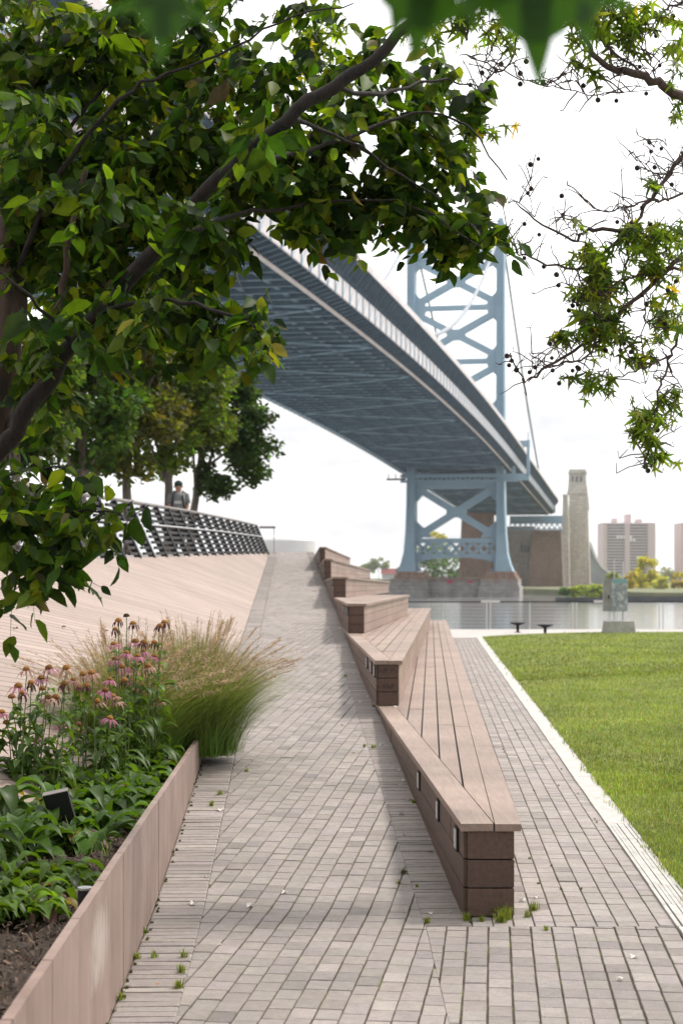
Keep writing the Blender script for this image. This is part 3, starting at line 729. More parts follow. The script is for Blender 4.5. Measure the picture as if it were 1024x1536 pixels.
# outer side: sloping soffit with curved brackets, parapet band, cantilever fascia, top rail
def side(sg):
    off = 0 if sg > 0 else -37.2
    q = lambda o, k: (off+sg*o, k)
    m = MB(); sweep(m, [q(.3, .9), q(2.7, 1.7), q(2.7, 2.0), q(.3, 1.4)]); m.mi = 1
    for s in np.arange(-498, 236, 2.75):
        m.hexa([B(s, *q(o, k)) for o, k in ((.35, .2), (2.65, .9), (2.65, 1.75), (.35, 1.1))] + [B(s+.35, *q(o, k)) for o, k in ((.35, .2), (2.65, .9), (2.65, 1.75), (.35, 1.1))])
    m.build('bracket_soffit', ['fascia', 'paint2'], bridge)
    m = MB(); brect(m, off+sg*2.75-.12, off+sg*2.75+.12, .9, 3.5); m.mi = 1
    for s in np.arange(-498, 236, 5.5):
        m.bar(B(s, *q(2.93, .7)), B(s, *q(2.93, 3.4)), .30, .2, (1, 0, 0)); m.bar(B(s+.4, *q(2.90, 1.0)), B(s+2.75, *q(2.90, 2.9)), .14, .08, (1, 0, 0))
    m.build('parapet', ['pale', 'paint'], bridge)
    m = MB(); sweep(m, [q(2.1, 3.4), q(2.3, 3.4), q(2.3, 5.1), q(4.5, 6.5), q(4.5, 6.9), q(2.1, 6.9)])
    m.mi = 1
    for s in np.arange(-498, 236, 2.75): m.bar(B(s, *q(2.42, 3.7)), B(s, *q(4.4, 6.3)), .22, .14, (0, 1, 0))
    m.build('walkway_fascia', ['fascia', 'paint2'], bridge)
    m = MB(); brect(m, off+sg*4.55-.08, off+sg*4.55+.08, 6.4, 7.5)
    m.build('walkway_railing', 'pale', bridge)
side(1); side(-1)
m = MB(); brect(m, -37.1, -.1, 5.9, 6.6); m.build('roadway', 'paint2', bridge)

# tower
kz = lambda y: EYE+(HY-y)*543/F
OL, OR = -33.3, -2.95
tw = MB()
def tbox(mb, o0, o1, z0, z1, s0=-2.5, s1=2.5, o0t=None, o1t=None):
    a, b = (o0 if o0t is None else o0t), (o1 if o1t is None else o1t)
    mb.hexa([B(s0, o0, 0, z0), B(s0, o1, 0, z0), B(s1, o1, 0, z0), B(s1, o0, 0, z0), B(s0, a, 0, z1), B(s0, b, 0, z1), B(s1, b, 0, z1), B(s1, a, 0, z1)])
top = kz(343)
for oc in (OL, OR):
    m = MB(); sgn = 1 if oc == OR else -1
    pr = [(858, 3.1, 1.5), (853, 2.6, 1.5), (845, 1.9, 1.45), (830, 1.0, 1.4), (800, .45, 1.4), (760, .15, 1.4), (715, 0, 1.4), (640, 0, 1.35), (343, -.1, 1.3)]
    for (ya_, oa, ia), (yb_, ob, ib) in zip(pr[:-1], pr[1:]):
        ea, eb = 1.4+oa, 1.4+ob
        lo = (oc-ea, oc+ia) if sgn < 0 else (oc-ia, oc+ea); hi = (oc-eb, oc+ib) if sgn < 0 else (oc-ib, oc+eb)
        tbox(m, lo[0], lo[1], kz(ya_), kz(yb_), -3.2-oa*.6, 3.2, hi[0], hi[1])
    leg = m.build('tower_leg', 'paint', bridge)
    m = MB()
    for oo in (-1.0, 1.0): tbox(m, oc+oo-.12, oc+oo+.12, kz(850), kz(345), -3.9, -3.2)
    m.build('leg_rib', 'paint', leg)
    m = MB(); tbox(m, oc-1.7, oc+1.7, top, kz(341), -3.6, 3.6); tbox(m, oc-1.5, oc+1.5, kz(341), kz(333), -2.4, 2.4, oc-.7, oc+.9)
    m.ball(B(0, oc, 0, kz(331)), .9); m.build('saddle_cap', 'paint', leg)
def flatbar(mb, oa, ya_, ob, yb_, w, s0=-1.4, s1=1.4):
    a = Vector((oa, kz(ya_))); b = Vector((ob, kz(yb_))); d = (b-a).normalized(); n = Vector((-d.y, d.x))*w/2
    q = [a-n, b-n, b+n, a+n]
    mb.hexa([B(s0, v.x, 0, v.y) for v in q]+[B(s1, v.x, 0, v.y) for v in q])
def poly(mb, pts, s0=-1.3, s1=1.3):
    n = len(pts); vs = [B(s0, o, 0, kz(y)) for o, y in pts]+[B(s1, o, 0, kz(y)) for o, y in pts]
    mb.add(vs, [tuple(range(n)), tuple(range(n, 2*n))[::-1]]+[(i, (i+1) % n, n+(i+1) % n, n+i) for i in range(n)])
il, ir = OL+1.3, OR-1.3; mid = (il+ir)/2
def fillet(mb, o, y, so, sy, ro=4.2, ry=18):
    """curved corner gusset in px-rows ry and metres ro"""
    pts = [(o, y)]+[(o+so*ro*(1-math.sin(a)), y+sy*ry*(1-math.cos(a))) for a in np.linspace(0, math.pi/2, 7)]
    poly(mb, pts, -1.25, 1.25)
struts = [383, 461, 542, 623]
for i, y in enumerate(struts):
    m = MB(); flatbar(m, il, y, ir, y, 1.5 if i else 3.0); m.build('strut', 'paint', bridge)
for (a, b) in zip(struts[:-1], struts[1:]):
    m = MB(); c = (a+b)/2
    for k in (1, -1):
        flatbar(m, il, c-k*33, ir, c+k*33, 2.1)
    poly(m, [(mid-3.1, c-3), (mid-3.1, c+3), (mid-1.6, c+7.5), (mid+1.6, c+7.5), (mid+3.1, c+3), (mid+3.1, c-3), (mid+1.6, c-7.5), (mid-1.6, c-7.5)], -1.45, 1.45)
    for oo, so in ((il, 1), (ir, -1)):
        poly(m, [(oo, a+2), (oo+so*3.6, a+2), (oo+so*3.0, a+9), (oo+so*.6, a+20), (oo, a+24)], -1.35, 1.35)
        poly(m, [(oo, b-2), (oo+so*3.6, b-2), (oo+so*3.0, b-9), (oo+so*.6, b-20), (oo, b-24)], -1.35, 1.35)
    m.build('cross_brace', 'paint', bridge)
m = MB(); flatbar(m, il, 356, ir, 356, 1.3)
nn = 8
for i in range(nn):
    a, b = lerp(il, ir, i/nn), lerp(il, ir, (i+1)/nn); flatbar(m, a, 358, b, 376, .7); flatbar(m, a, 376, b, 358, .7)
m.build('top_portal', 'paint', bridge)
# portal below the deck
m = MB(); flatbar(m, il-.01, 727, ir+.01, 727, 2.6); flatbar(m, OL-3.5, 714, OR+6, 714, 1.0, -3.6, -2.6); flatbar(m, OL-3.5, 722, OR+6, 722, .8, -3.6, -2.6)
for i in range(24):
    a, b = lerp(OL-3, OR+5, i/24), lerp(OL-3, OR+5, (i+1)/24); flatbar(m, a, 714 if i % 2 else 722, b, 722 if i % 2 else 714, .4, -3.4, -2.8)
m.build('deck_portal', 'paint', bridge)
m = MB(); flatbar(m, il, 730, ir, 806, 2.3, -1.5, 1.5); flatbar(m, ir, 730, il, 806, 2.3, -1.45, 1.45)
poly(m, [(mid-3.2, 765), (mid-3.2, 771), (mid-1.6, 776), (mid+1.6, 776), (mid+3.2, 771), (mid+3.2, 765), (mid+1.6, 760), (mid-1.6, 760)], -1.6, 1.6)
for oo, so in ((il, 1), (ir, -1)):
    poly(m, [(oo, 806), (oo+so*5.5, 806), (oo+so*4.0, 796), (oo+so*.8, 784), (oo, 780)], -1.4, 1.4)
    poly(m, [(oo, 730), (oo+so*4.2, 730), (oo+so*3.2, 738), (oo+so*.8, 750), (oo, 754)], -1.4, 1.4)
m.build('lower_cross_brace', 'paint', bridge)
m = MB(); flatbar(m, il, 811, ir, 811, 1.6); nn = 7
for i in range(nn):
    a, b = lerp(il+.6, ir-.6, i/nn), lerp(il+.6, ir-.6, (i+1)/nn); flatbar(m, a, 814, b, 832, 1.0); flatbar(m, a, 832, b, 814, 1.0)
for i in range(16):
    ar = lambda u: 836.5+9*abs(2*u-1)**3
    u0, u1 = i/16, (i+1)/16
    poly(m, [(lerp(il, ir, u0), 831), (lerp(il, ir, u0), ar(u0)), (lerp(il, ir, u1), ar(u1)), (lerp(il, ir, u1), 831)], -1.3, 1.3)
for oo, so in ((il, 1), (ir, -1)): poly(m, [(oo, 831), (oo+so*1.2, 831), (oo+so*1.0, 850), (oo+so*2.2, 857), (oo, 857)], -1.35, 1.35)
m.build('arched_lattice_beam', 'paint', bridge)
# sidewalk wrap bracket beside the tower
m = MB(); tbox(m, .8, 2.0, kz(722), kz(668), -3.2, -1.8); tbox(m, OR+1.4, 6.8, kz(671), kz(663), -3.4, 1.5); tbox(m, 5.9, 6.9, kz(716), kz(662), -3.3, -2.1); tbox(m, OR+1.4, 6.6, kz(722), kz(712), -3.3, -2.2)
m.tube([B(-2.7, 6.4, 0, kz(662)), B(-2.7, 6.4, 0, kz(650))], .15, 6); m.build('walkway_bracket', 'paint', bridge)
m = MB(); tbox(m, OL-8, OL-1.6, kz(720), kz(717.5), -5, -3.6)
for o in (OL-7.5, OL-5, OL-2.5): tbox(m, o, o+.25, kz(717.5), kz(711), -5, -4.8)
m.build('inspection_gantry', 'dark', bridge)
# main cables
def cable(o, main=True):
    m = MB(); T = kz(338); pts = []
    if main:
        for i in range(61):
            s = -i*533/60; t = 1-i/30; low = 49
            pts.append(B(s, o, 0, low+(T-low)*t*t))
        pts = [p for p in pts if p.y > 60]
        for s_ in np.arange(-16, -470, -8.0):
            pass
        m.tube(pts, .52, 8); m.build('main_cable', 'cablepale', bridge, True)
        m = MB()
        for s_ in np.arange(-14, -440, -7.0):
            t = 1+s_*2/533; zc = 49+(T-49)*t*t; p = B(s_, o, 7.6)
            if zc > p.z: m.tube([B(s_, o, 0, zc), p], .035, 4)
        m.build('suspenders', 'cablepale', bridge)
    else:
        for i in range(25):
            u = i/24; s = 225*u; z = lerp(T, 44, u)-9*u*(1-u)*4*.55
            pts.append(B(s, o, 0, z))
        m.tube(pts, .42, 8); m.build('back_cable', 'cable', bridge, True)
for o in (OL, OR): cable(o); cable(o, False)

# stone pier under the tower
pr = empty('bridge_pier', B(0, -18, 0, -5.3), 'rust stained granite pier standing in the river under the bridge tower', 'pier')
wz0 = -6.5
m = MB(); tbox(m, -34, 0, wz0, kz(869), -6.0, 6); m.build('pier_wall', 'pier', pr)
m = MB(); tbox(m, -36, 1.0, kz(869), kz(866), -6.6, 6.6); m.build('coping', 'pier', pr)
for oc in (OL, OR):
    sg = 1 if oc == OR else -1
    m = MB(); tbox(m, oc-6.8, oc+6.8, wz0, kz(879), -8.0, 8.0); tbox(m, oc-6.3, oc+6.3, kz(879), kz(868), -7.4, 7.4)
    tbox(m, oc-5.2, oc+5.6, kz(868), kz(863), -6.4, 6.4); tbox(m, oc-4.6, oc+4.9, kz(863), kz(857.6), -5.8, 5.8)
    m.build('pedestal', 'pier', pr)
m = MB(); tbox(m, -20.5, -18.5, kz(874.5), kz(871), -6.63, -6.55); tbox(m, -13.5, -11.8, kz(874.5), kz(871), -6.05, -6.0); tbox(m, -20.3, -18.7, kz(873), kz(870.5), -6.05, -6.0)
m.build('pink_graffiti', 'pinkg', pr)

# anchorage
S0 = 224
AY = 541+bc_*S0
def az(y, Y=765): return EYE+(HY-y)*Y/F
an = empty('bridge_anchorage', B(S0, 10, 0, -5), 'tall stone anchorage tower and walls at the far end of the bridge', 'anchorage')
def Ox(px, s, o_guess=0):      # lateral offset seen at column px at station s
    # X/Y = (px-CX)/F
    k = (px-CX)/F; X0 = 56.8+bs_*s; Y0_ = 541+bc_*s
    return (k*Y0_-X0)/(bc_+k*bs_)
def ab(mb, pa, pb, ya_, yb_, s0, s1, pat=None, pbt=None):
    o0, o1 = Ox(pa, s0), Ox(pb, s0); a = Ox(pat, s0) if pat else o0; b = Ox(pbt, s0) if pbt else o1
    z0, z1 = az(ya_), az(yb_); e = (o1-o0-(b-a))/2
    mb.hexa([B(s0, o0, 0, z0), B(s0, o1, 0, z0), B(s1, o1, 0, z0), B(s1, o0, 0, z0), B(s0+e*.6, a, 0, z1), B(s0+e*.6, b, 0, z1), B(s1-e*.6, b, 0, z1), B(s1-e*.6, a, 0, z1)])
m = MB(); ab(m, 847, 887, 900, 876, S0-2, S0+14); ab(m, 850, 884, 876, 790, S0, S0+12, 852, 881.5); ab(m, 852, 881.5, 790, 742, S0+.3, S0+11.7, 853, 880.5)
ab(m, 852.5, 883, 765, 742, S0+1.5, S0+10.5, 853, 881); ab(m, 849.5, 880.5, 742, 730, S0+.2, S0+11.8, 851.5, 879.5); ab(m, 851.5, 878.5, 730, 711, S0+.6, S0+11.4, 852.5, 877.5)
ab(m, 851.3, 878.9, 711, 708.5, S0+.2, S0+11.8); ab(m, 852.5, 877.5, 708.5, 705, S0+.8, S0+11.2); m.build('tower_shaft', 'anch', an)
for px in (858, 864.3, 870.6):
    m = MB(); ab(m, px-1.3, px+1.3, 723.5, 715.5, S0+.35, S0+.9); m.build('window', 'glass', an)
m = MB(); ab(m, 838, 853.5, 900, 803, S0-14, S0-1, 842, 852); ab(m, 842, 853, 803, 748, S0-12, S0-2, 843.5, 850); ab(m, 843, 850.5, 748, 744, S0-12.2, S0-3); m.build('low_pylon', 'anch', an)
m = MB(); ab(m, 788, 845, 900, 797, S0-16, S0-3, 799, 840.5); m.build('buttress', 'anchb', an)
m = MB(); ab(m, 843.5, 846.5, 880, 797, S0-17.2, S0-16.2, 840.5, 842.5); m.build('buttress_edge', 'pipe', an)
m = MB(); ab(m, 700, 800, 905, 790, S0-4, S0+30); m.build('recess_wall', 'anch', an)
m = MB(); ab(m, 686, 737, 900, 770, S0-12, S0+6, 692, 736); m.build('left_buttress', 'anchb', an)
m = MB()
for px in (782.5, 787, 791.5): ab(m, px-1, px+1, 829, 818, S0-4.6, S0-4.1)
m.build('window', 'glass', an)
pts = []
m = MB()
for i in range(12):
    a0 = math.pi*i/12; a1 = math.pi*(i+1)/12
    q = [(787+r*math.cos(a), 822-r*1.15*math.sin(a)) for r, a in ((10, a0), (13, a0), (13, a1), (10, a1))]
    vs = [B(sx, Ox(px_, S0-4.5), 0, az(y_)) for sx in (S0-4.9, S0-4.2) for px_, y_ in q]
    m.hexa(vs)
m.build('arch_moulding', 'anch', an)
m = MB(); ab(m, 764, 843, 797, 795, S0-19, S0-17); ab(m, 764, 843, 788, 786, S0-19, S0-17)
for i in range(20):
    p0, p1 = lerp(764, 843, i/20), lerp(764, 843, (i+1)/20); m.bar(B(S0-18, Ox(p0, S0-18), 0, az(796 if i % 2 else 787)), B(S0-18, Ox(p1, S0-18), 0, az(787 if i % 2 else 796)), .5, .5)
ab(m, 764, 843, 785.5, 776, S0-16.9, S0-14); m.build('deck_end_truss', 'paint', an)
# approach viaduct falling away to the right behind the anchorage
vd = empty('approach_viaduct', B(S0+60, 40, 0, -4), 'grey approach viaduct curving down behind the anchorage tower', 'viaduct')
m = MB(); L = [(884, 815, 26), (893, 838, 18), (903, 853, 12), (915, 861, 9), (930, 866, 7), (946, 869, 5)]
for (a, ya_, h0), (b, yb_, h1) in zip(L[:-1], L[1:]):
    D = 860
    A0, A1, B0, B1 = P(a, ya_, D), P(a, 884, D), P(b, yb_, D), P(b, 884, D); dd_ = Vector((0, 12, 0))
    m.hexa([A1, B1, B1+dd_, A1+dd_, A0, B0, B0+dd_, A0+dd_])
m.build('deck', 'roadg', vd)
m = MB()
for (a, ya_, h0), (b, yb_, h1) in zip(L[:-1], L[1:]): m.bar(P(a, ya_-1.5, 859.6), P(b, yb_-1.5, 859.6), .5, 1.2)
m.build('parapet', 'tank', vd)

# ------------------------------------------------------------------ river, banks, far things
m = MB(); m.add([(-4000, 50.3, -5.15), (4000, 50.3, -5.15), (4000, 6000, -5.15), (-4000, 6000, -5.15)], [(0, 1, 2, 3)])
m.add([(-4000, -400, -5.15), (4000, -400, -5.15), (4000, 50.3, -5.15), (-4000, 50.3, -5.15)], [(0, 1, 2, 3)])
tag(m.build('river', 'water'), 'bright rippled river water', None, kind='structure')
m = MB(); m.prism([(82, 560), (90, 470), (118, 440), (190, 440), (196, 446), (900, 450), (2200, 1100), (2200, 2600), (60, 2600), (95, 800), (60, 800), (55, 700)], -7, -3.0)
tag(m.build('far_bank', 'land'), 'low green far bank under the anchorage', None, kind='structure')
m = MB()
for px, a in ((895, 0),):
    m.hexa([P(832, 905.5, 436), P(912, 905.5, 436), P(912, 905.5, 438), P(832, 905.5, 438), P(832, 896, 436), P(912, 896, 436), P(912, 896, 438), P(832, 896, 438)])
    m.hexa([P(940, 902.5, 438.5), P(1200, 902.5, 438.5), P(1200, 902.5, 441), P(940, 902.5, 441), P(940, 894.5, 438.5), P(1200, 895, 438.5), P(1200, 895, 441), P(940, 894.5, 441)])
tag(m.build('quay_wall', 'quay'), 'dark timber quay wall along the far bank', 'quay wall')
m = MB(); m.prism([(-1800, 1400), (80, 1400), (120, 2600), (-1800, 2600)], -7, -1.0)
tag(m.build('distant_shore', 'land'), 'hazy low shore on the left horizon', None, kind='structure')

def far_building(name, pa, pb, yt, D, lab, rows, cols_, lit, boxes):
    dep = 22; b = P((pa+pb)/2, 0, D); b.z = -3.2; r = empty(name, b, lab, 'apartment block')
    x0, x1 = P(pa, 0, D).x, P(pb, 0, D).x; zt__ = P(0, yt, D).z; z0 = -3.2
    m = MB(); m.hexa([(x0, D, z0), (x1, D, z0), (x1, D+dep, z0), (x0, D+dep, z0), (x0, D, zt__), (x1, D, zt__), (x1, D+dep, zt__), (x0, D+dep, zt__)]); m.build('wall', 'brickb', r)
    for i in range(3):
        f0 = (0, .42, .86)[i]; f1 = (.06, .5, 1.0)[i]
        m = MB(); m.hexa([(lerp(x0, x1, f0), D-.6, z0), (lerp(x0, x1, f1), D-.6, z0), (lerp(x0, x1, f1), D-.02, z0), (lerp(x0, x1, f0), D-.02, z0), (lerp(x0, x1, f0), D-.6, zt__-.3), (lerp(x0, x1, f1), D-.6, zt__-.3), (lerp(x0, x1, f1), D-.02, zt__-.3), (lerp(x0, x1, f0), D-.02, zt__-.3)]); m.build('brick_pier', 'brickb', r)
    for rr_ in range(rows):
        zc = lerp(z0+2, zt__-1.6, rr_/(rows-1))
        for u0, u1 in ((.075, .405), (.515, .845)):
            m = MB(); m.box((lerp(x0, x1, (u0+u1)/2), D-.03, zc), ((x1-x0)*(u1-u0), .12, 1.0)); m.build('window_band', 'glass', r)
        for c in range(0):
            pass
        for c in range(cols_):
            if (rr_, c) in lit: m = MB(); m.box((lerp(x0, x1, (c+.5)/cols_), D-.12, zc), ((x1-x0)/cols_*.7, .12, 1.7)); m.build('bright_window', 'blindw', r)
    for f0, f1, h in boxes:
        m = MB(); m.hexa([(lerp(x0, x1, f0), D+6, zt__), (lerp(x0, x1, f1), D+6, zt__), (lerp(x0, x1, f1), D+14, zt__), (lerp(x0, x1, f0), D+14, zt__)]+[(lerp(x0, x1, f), D+q, zt__+h) for f, q in ((f0, 6), (f1, 6), (f1, 14), (f0, 14))]); m.build('roof_hut', 'brickb', r)
lit = {(15, 4), (15, 6), (15, 7), (15, 8), (14, 8), (14, 9), (8, 10), (15, 5)}
far_building('apartment_block', 904, 982, 784, 1000, 'pinkish brick apartment slab beyond the yellow tree', 20, 16, lit, ((.22, .30, 3), (.47, .57, 5.5), (.68, .78, 2.5)))
far_building('apartment_block', 1021, 1100, 784, 1000, 'second brick apartment slab cut off by the right edge', 20, 16, set(), ((.3, .4, 3),))
# storage tank on the far shore
b = P(430, 865, 1420); b.z = -1; tk = empty('storage_tank', b, 'pale domed storage tank beyond the crest of the ramp', 'tank')
rt = 43*1420/F; zt1 = P(0, 813, 1450).z; zt2 = P(0, 801, 1450).z
m = MB(); m.tube([(b.x, 1450, -1), (b.x, 1450, zt1)], rt, 40); m.build('shell', 'tank', tk, False)
m = MB(); m.tube([(b.x, 1450, zt1)]+[(b.x, 1450, lerp(zt1, zt2, math.sin(a))) for a in np.linspace(.1, 1.5, 8)], [rt]+[rt*math.cos(a) for a in np.linspace(.1, 1.5, 8)], 40); m.build('dome', 'tank', tk, True)
b = P(588, 858, 1410); b.z = -1; rb = empty('shed', b, 'low red roofed shed on the left horizon', 'building')
x0, x1 = P(573, 0, 1410).x, P(606, 0, 1410).x
m = MB(); m.hexa([(x0, 1410, -1), (x1, 1410, -1), (x1, 1425, -1), (x0, 1425, -1), (x0, 1410, 4), (x1, 1410, 4), (x1, 1425, 4), (x0, 1425, 4)]); m.build('wall', 'tank', rb)
m = MB(); m.hexa([(x0-1, 1408, 4), (x1+1, 1408, 4), (x1+1, 1427, 4), (x0-1, 1427, 4), (x0, 1412, 8.8), (x1, 1412, 8.8), (x1, 1420, 8.8), (x0, 1420, 8.8)]); m.build('roof', 'red', rb)

QUAD = np.array([(-.5, -.5, 0), (.5, -.4, .1), (.4, .5, 0), (-.4, .5, -.1)], float)
def tree(name, base, crown, n, size, col, label, cat='tree', trunk_r=.2, group=None, tmat='barkg', lmat='leaf', limbs=5, var=.38, tpl=None, droop=.3):
    """base point, crown = clumps (centre Vector, radii)"""
    r = empty(name, base, label, cat, group)
    cs = [Vector(c) for c, _ in crown]; top_ = max(cs, key=lambda v: v.z)
    m = MB(); tp = Vector((lerp(base[0], sum(c.x for c in cs)/len(cs), .6), lerp(base[1], sum(c.y for c in cs)/len(cs), .6), top_.z))
    pts = wiggle([Vector(base)-Vector((0, 0, .1)), lerp(Vector(base), tp, .45), tp], trunk_r*.25, 4)
    m.tube(pts, [lerp(trunk_r*1.25, trunk_r*.3, i/(len(pts)-1)) for i in range(len(pts))], 9)
    for k in range(min(limbs, len(cs))):
        c = cs[(k*max(1, len(cs)//limbs)) % len(cs)]; s0 = pts[len(pts)//3+k % 3]
        q = wiggle([s0, lerp(s0, c, .5)+Vector((0, 0, .1*(c-s0).length)), c], trunk_r*.2, 3); m.tube(q, [lerp(trunk_r*.5, trunk_r*.1, i/(len(q)-1)) for i in range(len(q))], 6)
    m.build('trunk', tmat, r, True)
    vol = [np.prod(q) if not np.isscalar(q) else q**3 for _, q in crown]; vs_ = []
    for (c, rr_), v in zip(crown, vol):
        k = max(20, int(n*(v**.7)/sum(w**.7 for w in vol))); d = N.normal(0, 1, (k, 3)); d /= np.linalg.norm(d, axis=1)[:, None]; d *= N.uniform(0, 1, (k, 1))**.4
        vs_.append(np.array(c)+d*np.array(rr_))
    pos = np.concatenate(vs_); k = len(pos); x, y, z = frames(k, droop, 1.2); T_, Ff = tpl if tpl else (OVAL, OVALF)
    bulk('crown', place(T_, pos, x, y, z, size*np.exp(N.normal(0, .25, k))), Ff, vary(k, col, var, .12), lmat, r)
    return r
def clumps(px, py, D, rx, ry, n, cr=.33, seed=0):
    rr = random.Random(seed+int(px*7+py)); o = []
    for i in range(n):
        a = rr.uniform(0, 2*math.pi); q = math.sqrt(rr.random())
        c = P(px+rx*q*math.cos(a), py+ry*q*math.sin(a), D); c.y += rr.uniform(-1, 1)*rx*D/F*.8
        k = cr*rr.uniform(.7, 1.25)*rx*D/F; o.append((c, (k, k, k*.75)))
    return o
# trees on the upper deck
ucol = (.035, .062, .018)
spec = [(125, 36.5, 112, 590, 88, 105, 'leftmost of the promenade trees, mostly behind near foliage', (.040, .078, .018)),
        (192, 38.5, 185, 600, 80, 110, 'promenade tree with reddish leaves second from the left', (.062, .070, .025)),
        (251, 41.0, 262, 610, 82, 105, 'promenade tree beside the walking person, yellow green leaves', (.055, .088, .018)),
        (282, 46.0, 338, 655, 64, 88, 'rightmost promenade tree with dark green leaves overhanging the fence end', (.026, .052, .020)),
        (20, 33.0, 30, 600, 80, 90, 'promenade tree nearest the left edge of the photo', (.04, .07, .018))]
for tpx, D, cx, cy, rx, ry, lab, col in spec:
    b = P(tpx, 0, D); b.z = 2.38-.0176*(50-D); tree('promenade_tree', b, clumps(cx, cy, D, rx, ry, 52, .36), 9500, .15, col, lab, 'tree', .115, 'trees along the upper promenade', limbs=9)
# far bank greenery
def bush(px, py, D, rx, ry, col, lab, name='bush', n=900, size=None, zb=-3.0, k=14, tr=.2, cat='bush', group=None):
    b = P(px, 0, D); b.z = zb
    return tree(name, b, clumps(px, py, D, rx, ry, k, .38), n, size or rx*D/F*.11, col, lab, cat, tr, group, limbs=4, lmat='bright')
bush(966, 862, 640, 20, 22, (.55, .53, .06), 'yellow leaved tree in front of the brick apartment slab', 'yellow_tree', 2600, 1.0, k=16, cat='tree')
bush(944, 869, 620, 9, 15, (.55, .46, .06), 'small golden tree just behind the sticker covered cabinet', 'yellow_tree', 1200, .8, cat='tree')
bush(988, 874, 600, 14, 9, (.50, .52, .10), 'low lime green shrub under the yellow tree', n=1100, size=.8)
bush(918, 863, 700, 8, 6, (.26, .34, .06), 'small round green tree beside the viaduct', 'round_tree', 700, .8, cat='tree')
bush(1018, 872, 640, 12, 15, (.52, .45, .12), 'yellowish tree at the right edge of the far bank', 'yellow_tree', 1300, .9, cat='tree')
bush(1000, 862, 900, 18, 10, (.28, .30, .20), 'grey green tree line right of the yellow tree', 'distant_tree', 900, 1.2, cat='tree')
for px, rx, ry, col, lab in ((846, 7, 5, (.10, .20, .04), 'dark green bush at the left end of the far quay'), (866, 14, 8, (.38, .46, .08), 'lime green bush at the foot of the anchorage tower'),
        (888, 14, 8, (.36, .46, .08), 'bright bush in the middle of the far quay'), (905, 10, 7, (.14, .26, .05), 'green bush at the right end of the far quay'), (896, 6, 11, (.46, .46, .10), 'taller yellow shrub behind the quay bushes')):
    bush(px, 888-ry*.2, 452, rx, ry, col, lab, n=1400, size=.55)
bush(655, 845, 900, 40, 22, (.08, .15, .04), 'dark trees seen through the bridge tower portal', 'distant_tree', 2600, 1.6, k=24, cat='tree')
bush(652, 806, 950, 16, 8, (.45, .42, .08), 'yellow treetop seen through the tower cross brace', 'distant_tree', 900, 1.4, cat='tree')
bush(568, 845, 1420, 14, 8, (.22, .28, .14), 'hazy tree on the left horizon above the red shed', 'distant_tree', 900, 2.0, zb=-1, cat='tree')
bush(552, 852, 1430, 10, 5, (.24, .30, .16), 'lower hazy tree left of the red shed', 'distant_tree', 500, 2.0, zb=-1, cat='tree')
bush(599, 855, 1400, 5, 6, (.16, .18, .03), 'small yellow green tree beside the stone pier', 'distant_tree', 400, 1.4, zb=-1, cat='tree')

